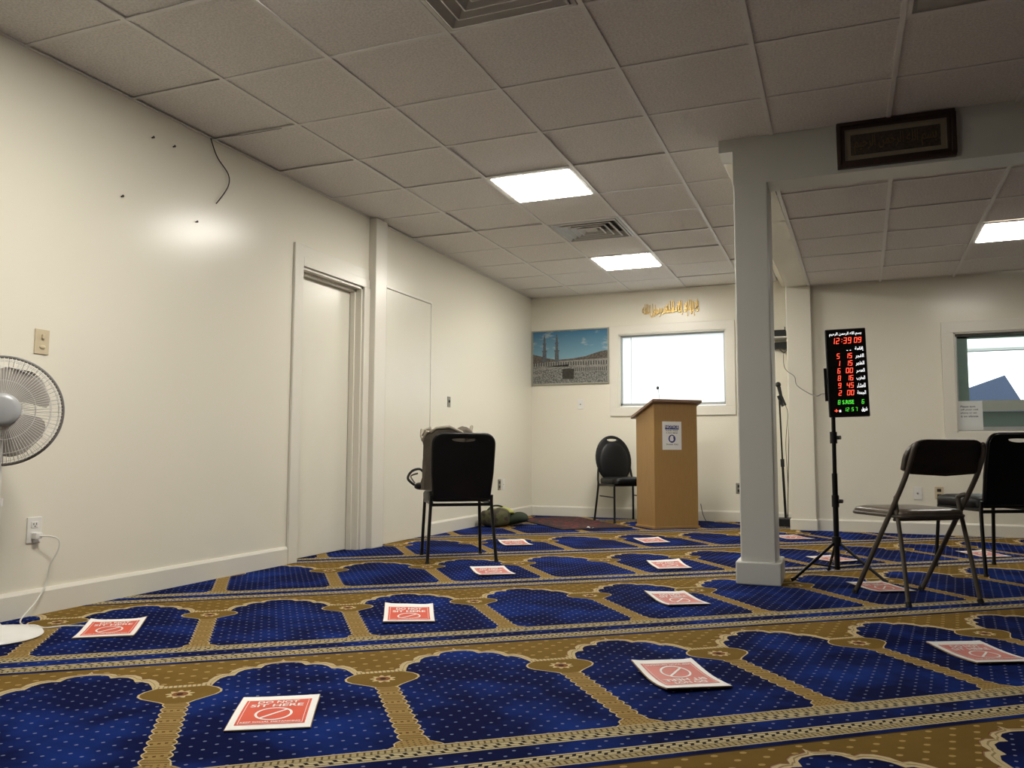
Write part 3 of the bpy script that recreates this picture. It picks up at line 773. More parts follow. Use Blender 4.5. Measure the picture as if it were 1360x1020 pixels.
# ------------------------------------------------------------------ chairs
def banquet(label, loc, rz, rounded=False):
    t = thing('banquet_chair', label, 'chair', loc, rz, 'black banquet chairs')
    # seat
    g = G(); P = rrect(-.215, .215, -.19, .235, .07)
    n = len(P); lay = [(.0, .405, .96), (.0, .412, 1.0), (.0, .450, 1.0), (0, .466, .95), (0, .476, .80), (0, .480, .4)]
    vs = []
    for _, z, k in lay: vs += [(x*k, .02+(y-.02)*k, z) for x, y in P]
    fs = [(i*n+j, i*n+(j+1) % n, (i+1)*n+(j+1) % n, (i+1)*n+j) for i in range(len(lay)-1) for j in range(n)]+[tuple(range(n-1, -1, -1)), tuple(range((len(lay)-1)*n, len(lay)*n))]
    g.add(vs, fs); g.build('seat', MBLACK, t, smooth=True)
    def back_y(z): return -.205-.09*max(0, (z-.40))/.45
    # legs
    for s_ in (-1, 1):
        g = G(); g.tube([(s_*.20, .19, .41), (s_*.215, .225, .0)], .0115, 10); l = g.build('leg', MBLACKM, t, smooth=True)
        g = G(); g.tube([(s_*.2148, .2245, .015), (s_*.2152, .2255, 0)], .014, 10); g.build('foot_cap', MRUBBER, l)
        g = G(); g.tube(smoothpath([(s_*.235, -.255, 0), (s_*.222, -.225, .20), (s_*.210, -.205, .38), (s_*.208, back_y(.45), .45)]), .0115, 10); l = g.build('leg', MBLACKM, t, smooth=True)
        g = G(); g.tube([(s_*.2353, -.256, 0), (s_*.2345, -.2535, .015)], .014, 10); g.build('foot_cap', MRUBBER, l)
    g = G(); g.box(-.20, .20, -.205, -.190, .375, .395); g.box(-.20, .20, .175, .195, .385, .405)
    for s_ in (-1, 1): g.box(s_*.20-.008, s_*.20+.008, -.20, .19, .385, .405)
    g.build('seat_frame', MBLACKM, t)
    if rounded:
        for s_ in (-1, 1):
            g = G(); g.tube([(s_*.205, -.17, .27), (s_*.207, .205, .27)], .007, 8); g.build('stretcher', MBLACKM, t, smooth=True)
    # backrest
    if not rounded:
        x, zt = .206, .862
        out = [(-.195, .43), (.195, .43)]+[(x, .60), (x+.004, .76)]+arc((x-.062, zt-.066), .066, 0, 90, 6)+arc((-x+.062, zt-.066), .066, 90, 180, 6)+[(-x-.004, .76), (-x, .60)]
        hole = [(.085*math.cos(2*PI*i/16), zt-.034+(.018 if math.sin(2*PI*i/16) < 0 else .006)*math.sin(2*PI*i/16)) for i in range(16)]
    else:
        out = [(.205*math.cos(2*PI*i/36), .665+.255*math.sin(2*PI*i/36)) for i in range(36)]
        hole = [(.065*math.cos(2*PI*i/16), .885+(.020 if math.sin(2*PI*i/16) < 0 else .010)*math.sin(2*PI*i/16)) for i in range(16)]
    bm = bmesh.new()
    def loop(pts):
        vv = [bm.verts.new((px, 0, pz)) for px, pz in pts]; return [bm.edges.new((vv[i], vv[(i+1) % len(vv)])) for i in range(len(vv))]
    ed = loop(out)+loop(hole)
    bmesh.ops.triangle_fill(bm, edges=ed, use_beauty=True)
    r = bmesh.ops.extrude_face_region(bm, geom=list(bm.faces))
    for v in r['geom']:
        if isinstance(v, bmesh.types.BMVert): v.co.y += .034
    for v in bm.verts: v.co.y += back_y(v.co.z)-.017
    bmesh.ops.recalc_face_normals(bm, faces=bm.faces)
    bmesh.ops.bevel(bm, geom=[e for e in bm.edges if len(e.link_faces) == 2 and e.calc_face_angle(0) > .8], offset=.007, segments=2, profile=.5, affect='EDGES', clamp_overlap=True)
    me = bpy.data.meshes.new('backrest'); bm.to_mesh(me); bm.free(); me.materials.append(MBLACK)
    for p in me.polygons: p.use_smooth = True
    me.set_sharp_from_angle(angle=R(40))
    b = bpy.data.objects.new('backrest', me); COL.objects.link(b); b.parent = t
    if rounded:
        g = G(); g.ball((0, 0, 0), .182, .032, .222, 24, 12)
        g.fn(lambda v: (v.x, v.y+.012+back_y(v.z+.640), v.z+.640)); g.build('back_cushion', MBLACK, t, smooth=True)
        g = G(); g.tube([(.205*math.cos(2*PI*i/40), back_y(.665+.255*math.sin(2*PI*i/40)), .665+.255*math.sin(2*PI*i/40)) for i in range(40)], .012, 8, closed=True); g.build('back_frame', MBLACKM, t, smooth=True)
        for s_ in (-1, 1):
            g = G(); g.tube(smoothpath([(s_*.208, back_y(.44), .44), (s_*.200, back_y(.52), .52), (s_*.19, back_y(.58), .585)]), .0115, 10); g.build('back_support', MBLACKM, t, smooth=True)
    else:
        pts = [(px, back_y(pz), pz) for px, pz in out]
        g = G(); g.tube(pts, .0105, 8, closed=True); g.build('back_frame', MBLACKM, t, smooth=True)
    return t
banquet('black banquet chair seen from behind with a tan bag on its seat', (.90, 5.24, 0), R(35))
banquet('black banquet chair with handle slot cut off by the right photo edge', (4.29, 6.045, 0), R(31))
banquet('black oval-backed banquet chair beside the wooden lectern', (1.235, 8.71, 0), R(219.7), True)

# folding chair
t = thing('folding_chair', 'brown metal folding chair with padded seat standing on the carpet', 'chair', (3.762, 4.7375, 0), R(35))
for s_ in (-1, 1):
    x = s_*.205
    g = G(); g.tube(smoothpath([(x, .205, 0), (x, .0, .305), (x, -.185, .58), (x, -.245, .69), (x*.98, -.275, .765), (x*.90, -.282, .79)]), .0125, 10); l = g.build('front_leg', MFOLD, t, smooth=True)
    g = G(); g.tube([(x, .212, -.0), (x, .195, .022)], .016, 10); g.build('foot_cap', MRUBBER, l)
    x2 = s_*.185
    g = G(); g.tube(smoothpath([(x2*1.12, -.205, 0), (x2*1.05, -.16, .25), (x2, -.112, .49), (x2*1.0, -.120, .525), (x2*1.08, -.145, .535)]), .011, 10); l = g.build('rear_leg', MFOLD, t, smooth=True)
    g = G(); g.tube([(x2*1.125, -.208, 0), (x2*1.11, -.201, .022)], .0145, 10); g.build('foot_cap', MRUBBER, l)
g = G(); P = rrect(-.195, .195, -.165, .245, .06); n = len(P)
lay = [(.425, .97), (.432, 1.0), (.446, 1.0), (.458, .95), (.464, .8), (.466, .4)]; vs = []
for z, k in lay: vs += [(x*k, .04+(y-.04)*k, z) for x, y in P]
g.add(vs, [(i*n+j, i*n+(j+1) % n, (i+1)*n+(j+1) % n, (i+1)*n+j) for i in range(len(lay)-1) for j in range(n)]+[tuple(range(n-1, -1, -1)), tuple(range((len(lay)-1)*n, len(lay)*n))])
g.build('seat', MFSEAT, t, smooth=True)
g = G(); g.tube([(x, y, .428) for x, y in P], .009, 8, closed=True); g.build('seat_rim', MFOLD, t, smooth=True)
g = G()
P = [(-.228, .662), (-.18, .640), (0, .630), (.18, .640), (.228, .662)]+arc((.228-.095, .715), .095, 0, 90, 7)+arc((-.228+.095, .715), .095, 90, 180, 7)
n = len(P)
def fb(z): return -.225-.30*(z-.63)
vs = [(x, fb(z)-.024+.022*(x/.2)**2, z) for x, z in P]+[(x, fb(z)+.004+.022*(x/.2)**2, z) for x, z in P]
g.add(vs, [tuple(range(n)), tuple(range(2*n-1, n-1, -1))]+[(i, (i+1) % n, n+(i+1) % n, n+i) for i in range(n)])
g.build('backrest', MFBACK, t, bevel=.006)
g = G(); g.tube([(-.19, -.10, .41), (.19, -.10, .41)], .008, 8); g.build('seat_pivot_bar', MFOLD, t, smooth=True)

# tan bag leaning on the chair seat
MTAN = pmat('taupe_canvas', (0.135, 0.112, 0.085), 0.85, var=0.2, scale=12, bump=0.4, bscale=500)
MTAN2 = pmat('light_taupe_lining', (0.36, 0.32, 0.25), 0.85, var=0.15, scale=14)
t = thing('canvas_bag', 'tan canvas bag with crumpled top and dark side pouch on the black chair seat', 'bag', (.90, 5.24, .482), R(35))
g = G()
seg, rows = 28, 9; vs = []; fs = []
for i in range(rows):
    k = i/(rows-1); z = .385*k
    for j in range(seg):
        an = 2*PI*j/seg; c, s_ = math.cos(an), math.sin(an)
        px = -.085+(.175-.012*math.sin(PI*k))*math.copysign(abs(c)**.45, c); py = -.065+.075*math.copysign(abs(s_)**.55, s_)*(1-.25*k)
        w = .010*math.sin(5*an+4*k)+.008*math.sin(9*an-7*k)
        zz = z+(k**3)*(.030*math.sin(3*an+.7)+.018*math.sin(7*an))
        vs.append((px+w*c, py+w*s_-.06*k, zz))
fs = [(i*seg+j, i*seg+(j+1) % seg, (i+1)*seg+(j+1) % seg, (i+1)*seg+j) for i in range(rows-1) for j in range(seg)]+[tuple(range(seg-1, -1, -1))]
g.add(vs, fs); o = g.build('body', MTAN, t, smooth=True)
sd = o.modifiers.new('thick', 'SOLIDIFY'); sd.thickness = .006
top = [Vector(v) for v in vs[(rows-1)*seg:]]
g = G(); g.tube([p+Vector((0, 0, .006)) for p in top], [.011+.006*math.sin(3*i) for i in range(seg)], 8, closed=True); g.build('rolled_hem', MTAN2, t, smooth=True)
g = G(); g.ball((0, 0, 0), .16, .045, .05, 18, 10); g.fn(lambda v: (v.x-.03, v.y-.12, v.z+.365+.02*math.sin(20*v.x)+.012*math.sin(33*v.x+9*v.y))); g.build('bundled_cloth', MTAN, t, smooth=True)
g = G(); g.ball((-.275, .0, .022), .055, .07, .026, 16, 10, .8); g.fn(lambda v: (v.x+.03, v.y, v.z)); g.build('side_pouch', MBLACK, t, smooth=True)
g = G(); g.tube(smoothpath([(-.30, -.02, .03), (-.345, -.01, .075), (-.315, .02, .125), (-.26, .03, .14), (-.225, .02, .11)]), .009, 8); g.build('strap', MBLACKP, t, smooth=True)
g = G(); g.tube(smoothpath([(-.29, .03, .04), (-.32, .04, .09), (-.27, .05, .11)]), .006, 8); g.build('buckle', MCHROME, t, smooth=True)

# ------------------------------------------------------------------ lectern
t = thing('lectern', 'maple veneer lectern with sloped dark top before the bright window', 'lectern', (1.916, 8.114, 0), R(42))
# local: x across front, -y toward the audience, front face at y=0
Wd, Dp = .245, .36
g = G(); g.prism([(-Wd-.012, -.012), (Wd+.012, -.012), (Wd+.012, Dp+.012), (-Wd-.012, Dp+.012)], 0, .022); g.build('plinth', MWOOD, t, bevel=.002)
def zt(y): return 1.225-.34*y
for nm, pts in (('front_panel', [(-Wd, 0), (Wd, 0), (Wd, .018), (-Wd, .018)]), ('side_panel', [(-Wd, .018), (-Wd+.018, .018), (-Wd+.018, Dp), (-Wd, Dp)]), ('side_panel', [(Wd-.018, .018), (Wd, .018), (Wd, Dp), (Wd-.018, Dp)])):
    g = G(); n = 4; g.add([(x, y, .022) for x, y in pts]+[(x, y, zt(y)) for x, y in pts], [(3, 2, 1, 0), (4, 5, 6, 7)]+[(i, (i+1) % 4, 4+(i+1) % 4, 4+i) for i in range(4)]); g.build(nm, MWOOD, t, bevel=.0015)
g = G(); g.box(-Wd+.018, Wd-.018, .018, Dp-.02, .60, .618); g.build('shelf', MWOOD, t)
g = G(); pts = [(-Wd-.035, -.045), (Wd+.035, -.045), (Wd+.035, Dp+.05), (-Wd-.035, Dp+.05)]
g.add([(x, y, zt(y)) for x, y in pts]+[(x, y, zt(y)+.028) for x, y in pts], [(3, 2, 1, 0), (4, 5, 6, 7)]+[(i, (i+1) % 4, 4+(i+1) % 4, 4+i) for i in range(4)]); g.build('top_board', MWOODT, t, bevel=.004)
LECT = Matrix.Translation((1.916, 8.114, 0)) @ Matrix.Rotation(R(42), 4, 'Z')
m = thing('gooseneck_microphone', 'thin gooseneck microphone on the lectern top', 'microphone', LECT @ Vector((-.12, .10, zt(.10)+.028)), R(42))
g = G(); g.lathe([(0, -.005), (.022, 0), (.022, .012), (.008, .02), (0, .02)], 16); g.build('base', MBLACKP, m, smooth=True)
g = G(); g.tube(smoothpath([(0, 0, .015), (-.004, 0, .09), (-.018, -.004, .155)]), .0028, 8); g.build('gooseneck', MBRASSD, m, smooth=True)
g = G(); g.ball((-.022, -.005, .168), .014, .014, .017); g.build('windscreen', MBLACKP, m, smooth=True)
# notice sheet on the front
NM = Matrix(((1, 0, 0, 0), (0, 0, 1, 0), (0, 1, 0, 0), (0, 0, 0, 1)))
FM = Matrix(((1, 0, 0, 0), (0, 0, -1, 0), (0, 1, 0, 0), (0, 0, 0, 1)))   # local xy -> x,z facing -y
m = thing('notice_sheet', 'white mask notice with blue heading taped to the lectern front', 'notice', LECT @ Vector((-.045, -.001, .77)), R(42))
g = G(); g.box(-.108, .108, 0, .279, 0, .001); g.xf(FM).build('paper', MPAPER, m)
g = G(); g.box(-.078, .078, .200, .242, .0012, .0015); g.xf(FM).build('blue_band', MPRINTB, m)
g = G(); put_text(g, 'NOTICE', -.074, .074, .212, .240, .0018, bold=.01); g.xf(FM).build('heading', MPAPER, m)
for s_, a_, b_ in (('PLEASE WEAR', .182, .195), ('A FACE MASK', .160, .173), ('THANK YOU', .046, .060)): put_text(G(), s_, -.068, .068, a_, b_, .0014, bold=.012).xf(FM).build('lettering', MPRINTK, m)
g = G(); g.lathe([(0, .0012), (.040, .0012), (.040, .0016), (0, .0016)], 32); g.fn(lambda v: (v.x, v.y+.109, v.z)); g.xf(FM).build('round_mask_symbol', MPRINTB, m)
g = G(); g.prism([(-.018, .085), (.010, .085), (.020, .10), (.014, .118), (.016, .134), (-.006, .140), (-.022, .126), (-.026, .105)], .0018, .002)
g.xf(FM).build('head_symbol', MPAPER, m)

# ------------------------------------------------------------------ things on the back wall
# gold calligraphy
g = G()
put_text(g, arabic('لا إله إلا الله محمد رسول الله'), .0, .64, .0, .165, 0, .02, .006, ze=.35)
put_text(g, arabic('محمد رسول الله'), .03, .40, .03, .150, .003, .02, .004, ze=.35)
put_text(g, arabic('لا إله إلا الله'), .27, .63, .02, .185, .003, .02, .004, ze=.35)
CW = Matrix.Translation((1.36, D-.014, 2.272)) @ FM
tag(g.xf(CW).build('gold_calligraphy', MGOLD, smooth=False), 'gold metal Arabic calligraphy mounted above the bright window', 'wall art')

# mosque picture
def sky_print():
    t = NT('printed_blue_sky'); o = t.obj()
    sp = t.node('ShaderNodeSeparateXYZ'); t.l.new(o, sp.inputs[0])
    c = t.mix(t.maprange(sp.outputs[2], .30, .62, 0, 1), (0.20, 0.37, 0.46), (0.045, 0.165, 0.29))
    mp = t.node('ShaderNodeMapping'); mp.inputs['Scale'].default_value = (1, 1, 2.4); mp.inputs['Location'].default_value = (.35, 0, .2); t.l.new(o, mp.inputs[0])
    return t.fin(t.mix(t.maprange(t.noise(4.2, 5, mp.outputs[0], .6), .555, .70, 0, .75), c, (0.56, 0.58, 0.52)), .35)
MSKY = sky_print()
def print_mat(name, c1, c2, sc, lo=.4, hi=.6):
    t = NT(name); return t.fin(t.mix(t.maprange(t.noise(sc, 4, t.obj(), .7), lo, hi, 0, 1), c1, c2), .35)
MCROWD = print_mat('printed_courtyard_crowd', (0.05, 0.053, 0.05), (0.30, 0.30, 0.28), 75)
MHILL = print_mat('printed_hills', (0.05, 0.045, 0.04), (0.15, 0.125, 0.10), 50)
MARC = print_mat('printed_pale_arcade', (0.17, 0.165, 0.15), (0.33, 0.32, 0.29), 90)
MARCD = print_mat('printed_arcade_shadow', (0.035, 0.035, 0.035), (0.07, 0.07, 0.07), 60)
MTOWER = print_mat('printed_minaret_stone', (0.05, 0.065, 0.08), (0.12, 0.13, 0.14), 60)
MCUBE = print_mat('printed_black_drape', (0.018, 0.017, 0.015), (0.04, 0.037, 0.03), 40)
MALUP = pmat('silver_picture_moulding', (0.42, 0.42, 0.36), 0.35, 0.7)
t = thing('framed_picture', 'framed photo print of a mosque courtyard with two minarets in the corner', 'picture', (.022, D, 1.553))
PWm = Matrix.Translation((0, -.016, 0)) @ FM
PW, PH = .932, .632
g = G(); g.box(-.008, PW+.008, -.008, PH+.008, -.012, -.001); g.xf(PWm).build('backing', MALUP, t)
g = G()
for a, b, c, d in ((-.01, PW+.01, -.01, .004), (-.01, PW+.01, PH-.004, PH+.01), (-.01, .004, .004, PH-.004), (PW-.004, PW+.01, .004, PH-.004)): g.box(a, b, c, d, -.004, .006)
g.xf(PWm).build('frame', MALUP, t)
g = G()
def quad(x0, x1, y0, y1, z): g.add([(x0, y0, z), (x1, y0, z), (x1, y1, z), (x0, y1, z)], [(0, 1, 2, 3)])
def poly(p, z): g.add([(x, y, z) for x, y in p], [tuple(range(len(p)))])
g.cur = 0; quad(0, PW, 0, PH, .0)
g.cur = 1; quad(0, PW, 0, .20, .0006)                                  # crowd
g.cur = 2; poly([(0, .20), (PW, .20), (PW, .375), (.86, .37), (.76, .345), (.66, .315), (.5, .295), (.30, .285), (.18, .31), (.10, .335), (0, .36)], .0009)
g.cur = 3; poly([(0, .20), (PW, .205), (PW, .285), (.4, .27), (0, .25)], .0012); poly([(0, .155), (.45, .205), (.45, .23), (0, .185)], .0012); quad(.50, PW, .135, .205, .0012); poly([(0, .085), (.12, .10), (.12, .125), (0, .115)], .0012)
g.cur = 4
for k in range(30):
    x = .012+k*.0308; quad(x, x+.014, .212, .258, .0015)
for k in range(18):
    x = .512+k*.0232; quad(x, x+.011, .140, .185, .0015)
g.cur = 5
for cx, hh in ((.150, .575), (.305, .585)):
    poly([(cx-.026, .26), (cx+.026, .26), (cx+.023, .39), (cx-.023, .39)], .0018); quad(cx-.031, cx+.031, .385, .402, .002)
    quad(cx-.017, cx+.017, .40, .48, .0018); quad(cx-.023, cx+.023, .475, .490, .002); quad(cx-.012, cx+.012, .49, .55, .0018); poly([(cx-.010, .55), (cx+.010, .55), (cx, hh+.02)], .0018)
g.cur = 6; poly([(.375, .055), (.515, .05), (.520, .168), (.450, .178), (.372, .170)], .0021)
g.xf(PWm).build('print', [MSKY, MCROWD, MHILL, MARC, MARCD, MTOWER, MCUBE], t)

# dark framed calligraphy on the beam
MMAT = pmat('aged_gold_mat', (0.26, 0.23, 0.165), 0.5, var=0.1)
MENG = print_mat('dark_bronze_panel', (0.03, 0.022, 0.016), (0.075, 0.055, 0.038), 70)
MENGT = pmat('bronze_raised_letters', (0.16, 0.115, 0.065), 0.4, 0.4)
t = thing('framed_calligraphy', 'dark wooden framed Arabic calligraphy panel hung on the beam', 'picture', (3.455, CF-.001, 2.336))
w, h = .595, .262
def fring(x0, x1, y0, y1, b, z0, z1):
    gg = G()
    for a, bb, c, d in ((x0, x1, y0, y0+b), (x0, x1, y1-b, y1), (x0, x0+b, y0+b, y1-b), (x1-b, x1, y0+b, y1-b)): gg.box(a, bb, c, d, z0, z1)
    return gg
fring(0, w, 0, h, .022, 0, .030).xf(FM).build('outer_frame', MFRAMEW, t, bevel=.003)
fring(.022, w-.022, .022, h-.022, .020, 0, .020).xf(FM).build('inner_frame', MFRAMEW, t, bevel=.003)
fring(.042, w-.042, .042, h-.042, .006, 0, .016).xf(FM).build('gold_fillet', MMAT, t)
g = G(); g.box(.040, w-.040, .040, h-.040, 0, .008); g.xf(FM).build('mat_board', MMAT, t)
g = G(); g.box(.072, w-.072, .072, h-.072, .008, .010); g.xf(FM).build('panel', MENG, t)
g = G(); put_text(g, arabic('بسم الله الرحمن الرحيم'), .090, w-.090, .082, h-.082, .0105, .01, .01, ze=.2); g.xf(FM).build('lettering', MENGT, t)

# paper notice on the right window
t = thing('window_notice', 'white phone notice taped to the lower left of the right window', 'notice', (4.437, DR+.052, .955))
g = G(); g.box(0, .205, 0, .268, 0, .0008); g.xf(FM).build('paper', MTHIN, t)
g = G()
for k, s_ in enumerate(('Please turn', 'off your cell', 'phone or set', 'it on vibrate')):
    put_text(G(), s_, .028, .028+.0108*len(s_), .208-k*.030, .226-k*.030, .0014, bold=.01).xf(FM).build('lettering', MPRINTK, t)

# shelf with network devices
t = thing('wall_shelf', 'small white bracket shelf high on the back wall by the wall column', 'shelf', (2.86, D, 1.955))
g = G(); g.box(-.10, .10, -.20, 0, 0, .012); g.build('board', MWHITEP, t, bevel=.002)
for s_ in (-1, 1):
    g = G(); g.tube([(s_*.08, -.17, 0), (s_*.08, -.004, -.12)], .006, 8); g.build('bracket', MWHITEP, t, smooth=True)
t = thing('network_router', 'black router box on the small wall shelf', 'router', (2.86, D-.10, 1.968))
g = G(); g.box(-.075, .065, -.06, .06, 0, .075); g.build('case', MBLACKP, t, bevel=.006)
g = G(); g.tube([(.05, .05, .07), (.05, .055, .12)], .005, 8); g.build('antenna', MBLACKP, t)
t = thing('power_adapter', 'black adapter hanging under the small wall shelf', 'adapter', (2.87, D-.02, 1.85))
g = G(); g.box(-.075, .075, -.06, .02, 0, .07); g.build('case', MBLACKP, t, bevel=.005)
g = G(); g.tube(smoothpath([(-.02, -.02, 0), (.03, -.03, -.04), (.06, -.03, .0)]), .005, 6); g.build('lead', MCABLE, t, smooth=True)
# cables
CB = [(2.912, 9.09, 1.858), (2.90, 8.95, 1.762), (2.938, 8.36, 1.59), (2.99, 8.0, 1.50), (3.066, 7.6, 1.417), (3.105, 7.1, 1.304), (3.198, 6.4, 1.196), (3.283, 5.9, 1.128), (3.327, 5.6, 1.122), (3.387, 5.33, 1.093)]
g = G(); g.tube(smoothpath(CB), .0032, 6); tag(g.build('display_cable', MCABLE, smooth=True), 'thin dark cable strung from the wall shelf to the digital display', 'cable')
g = G(); g.tube(smoothpath([(2.93, D-.03, 1.86), (2.945, 8.9, 1.70), (2.95, 8.8, 1.45), (2.945, 8.78, 1.0), (2.925, 8.8, .5), (2.91, 8.85, .10), (2.93, 8.95, .006)]), .004, 6)
tag(g.build('drop_cable', MCABLE, smooth=True), 'dark cable dropping from the wall shelf to the floor by the microphone stand', 'cable')

# microphone stand
t = thing('microphone_stand', 'black microphone stand with heavy base behind the middle column', 'microphone stand', (2.86, 8.82, 0))
g = G(); g.box(-.13, .105, -.09, .09, 0, .085); g.build('base', MBLACKP, t, bevel=.01)
g = G(); g.tube([(.03, 0, .08), (.012, 0, .62)], .013, 10); g.build('lower_tube', MBLACKM, t, smooth=True)
g = G(); g.tube([(.012, 0, .60), (.010, 0, .68)], .020, 10); g.build('clutch', MBLACKP, t, smooth=True)
g = G(); g.tube([(.011, 0, .66), (-.004, 0, 1.28)], .009, 10); g.build('upper_tube', MBLACKM, t, smooth=True)
g = G(); g.tube([(.03, -.01, 1.22), (-.004, 0, 1.30), (-.016, 0, 1.33)], .014, 10); g.build('clip', MBLACKP, t, smooth=True)
m = thing('handheld_microphone', 'black handheld microphone clipped on the stand behind the column', 'microphone', (2.86, 8.82, 1.23))
g = G(); g.tube([(.055, -.02, 0), (.012, 0, .10), (-.006, .005, .19)], [.011, .015, .019], 12); g.build('body', MBLACKP, m, smooth=True)
g = G(); g.ball((-.012, .006, .215), .027, .027, .03); g.build('grille', MBLACKP, m, smooth=True)
g = G(); g.tube(smoothpath([(.055, -.02, 0), (.075, -.02, -.10), (.05, -.03, -.4), (.06, -.03, -.8), (.05, -.04, -1.10), (.02, -.095, -1.22)]), .003, 6); g.build('cable', MCABLE, m, smooth=True)

# ------------------------------------------------------------------ digital display on tripod
TX, TY = 3.388, 5.30
t = thing('tripod_stand', 'black tripod stand carrying the digital prayer time display', 'stand', (TX, TY, 0))
g = G(); g.tube([(0, 0, .05), (0, 0, .62)], .016, 12); g.build('lower_tube', MBLACKM, t, smooth=True)
g = G(); g.tube([(.001, 0, .60), (.004, 0, 1.30)], .012, 12); g.build('upper_tube', MBLACKM, t, smooth=True)
for z in (.455, .835):
    g = G(); g.tube([(0, 0, z-.035), (0, 0, z+.035)], .021, 12); c_ = g.build('collar', MBLACKP, t, smooth=True)
    g = G(); g.tube([(.015, 0, z), (.040, -.01, z)], .012, 10); g.build('knob', MBLACKP, c_, smooth=True)
g = G(); g.tube([(0, 0, .19), (0, 0, .245)], .027, 14); g.build('hub', MBLACKP, t, smooth=True)
for fx, fy in ((3.150-TX, 5.075-TY), (3.645-TX, 5.185-TY), (3.335-TX, 5.60-TY)):
    dv = Vector((fx, fy, 0)); dn = dv.normalized()
    g = G(); g.tube([dn*.022+Vector((0, 0, .205)), dv+Vector((0, 0, .010))], .009, 8); l = g.build('leg', MBLACKM, t, smooth=True)
    g = G(); g.tube([dv*.96+Vector((0, 0, .016)), dv*1.03+Vector((0, 0, .010))], .011, 8); g.build('foot_cap', MRUBBER, l, smooth=True)
    g = G(); g.tube([dn*.015+Vector((0, 0, .065)), dv*.58+Vector((0, 0, .095))], .005, 8); g.build('brace', MBLACKM, t, smooth=True)

MLED = emat('red_led', (1.0, 0.075, 0.035), 0.75)
MLEDG = emat('green_led', (0.10, 0.9, 0.06), 0.35)
MLEDW = emat('white_backlit_lettering', (1.0, 1.0, 1.0), 0.42)
MBOARD = pmat('black_glossy_display_panel', (0.010, 0.008, 0.008), 0.2, var=0.05)
BW, BH = .228, .532
t = thing('digital_clock_display', 'tall black prayer time display with red LED digits showing 12:39', 'clock', (3.482, TY-.03, .958))
t.rotation_euler = (R(0), R(-1.3), R(4))
g = G(); g.box(-BW/2, BW/2, 0, .026, 0, BH); g.build('case', MBLACKP, t, bevel=.006)
g = G(); g.box(-BW/2+.008, BW/2-.008, -.001, .004, .008, BH-.008); g.build('panel', MBOARD, t)
g = G(); g.box(-BW/2-.004, -BW/2+.004, .004, .02, .20, .24); g.build('side_latch', MBLACKP, t)
g = G(); g.box(-.13, -.06, .024, .038, .10, .30); g.build('mount_plate', MBLACKM, t)
SEG = {'0': 'abcdef', '1': 'bc', '2': 'abged', '3': 'abgcd', '4': 'fgbc', '5': 'afgcd', '6': 'afgedc', '7': 'abc', '8': 'abcdefg', '9': 'abcdfg', '-': 'g'}
def digit(g, ch, x, y, w, h, z=.0):
    th = w*.19; sl = .12
    if ch == ':':
        for yy in (.28, .68):
            xx = x+w*.3+sl*yy*h; g.box(xx, xx+th, y+yy*h, y+yy*h+th, z, z+.0008)
        return
    def bar(x0, y0, x1, y1): g.add([(x0+sl*y0, y0, z), (x1+sl*y0, y0, z), (x1+sl*y1, y1, z), (x0+sl*y1, y1, z)], [(0, 1, 2, 3)], Matrix.Translation((x, y, 0)))
    e = th*.2
    S = {'a': (e, h-th, w-e, h), 'd': (e, 0, w-e, th), 'g': (e, h/2-th/2, w-e, h/2+th/2), 'f': (0, h/2+e, th, h-e), 'b': (w-th, h/2+e, w, h-e), 'e': (0, e, th, h/2-e), 'c': (w-th, e, w, h/2-e)}
    for k in SEG[ch]: bar(*S[k])
def digits(g, s_, x, y, w, h, gap):
    for ch in s_:
        if ch != ' ': digit(g, ch, x, y, w, h)
        x += gap*(.62 if ch in ':' else 1)
DM = Matrix.Translation((0, -.0016, 0)) @ FM
def dpart(name, m, f):
    g = G(); f(g); o = g.xf(DM).build(name, m, t); return o
dpart('red_digits', MLED, lambda g: digits(g, '12:39', -.080, .442, .0175, .036, .0255))
dpart('red_digits', MLED, lambda g: digits(g, '09', .046, .444, .017, .032, .0225))
for k, (a, b) in enumerate((('5', '15'), ('1', '15'), ('6', '00'), ('8', '16'), ('9', '45'), ('2', '00'))):
    yy = .352-k*.0445
    dpart('red_digits', MLED, lambda g: digits(g, a, -.055, yy, .0155, .031, .02)); dpart('red_digits', MLED, lambda g: digits(g, b, -.008, yy, .0165, .031, .0215))
dpart('red_mark', MLED, lambda g: (g.box(-.082, -.062, .036, .040, 0, .0008), g.box(-.074, -.070, .030, .048, 0, .0008)))
dpart('green_digits', MLEDG, lambda g: digits(g, '8', -.062, .076, .013, .026, .018))
dpart('green_digits', MLEDG, lambda g: digits(g, '6', .070, .076, .013, .026, .018))
dpart('green_lettering', MLEDG, lambda g: put_text(g, 'S.RISE', -.036, .028, .077, .101, 0, bold=.01))
dpart('green_digits', MLEDG, lambda g: digits(g, '12', -.030, .034, .0115, .022, .016))
dpart('green_digits', MLEDG, lambda g: digits(g, '57', .012, .034, .0115, .022, .020))
dpart('white_lettering', MLEDW, lambda g: put_text(g, arabic('بسم الله الرحمن الرحيم'), -.090, .090, .487, .512, 0, bold=.012))
for k, s_ in enumerate(('إقامة', 'الفجر', 'الظهر', 'العصر', 'المغرب', 'العشاء', 'الجمعة')):
    dpart('white_lettering', MLEDW, lambda g: put_text(g, arabic(s_), .050, .097, .392-k*.0440, .420-k*.0440, 0, bold=.012))
dpart('white_lettering', MLEDW, lambda g: put_text(g, arabic('شروق'), .068, .100, .028, .056, 0, bold=.03))
dpart('white_dashes', MLEDW, lambda g: (g.box(.003, .011, .398, .401, 0, .0008), g.box(.020, .028, .398, .401, 0, .0008)))
dpart('white_dash', MLEDW, lambda g: g.box(-.056, -.046, .030, .042, 0, .0008))

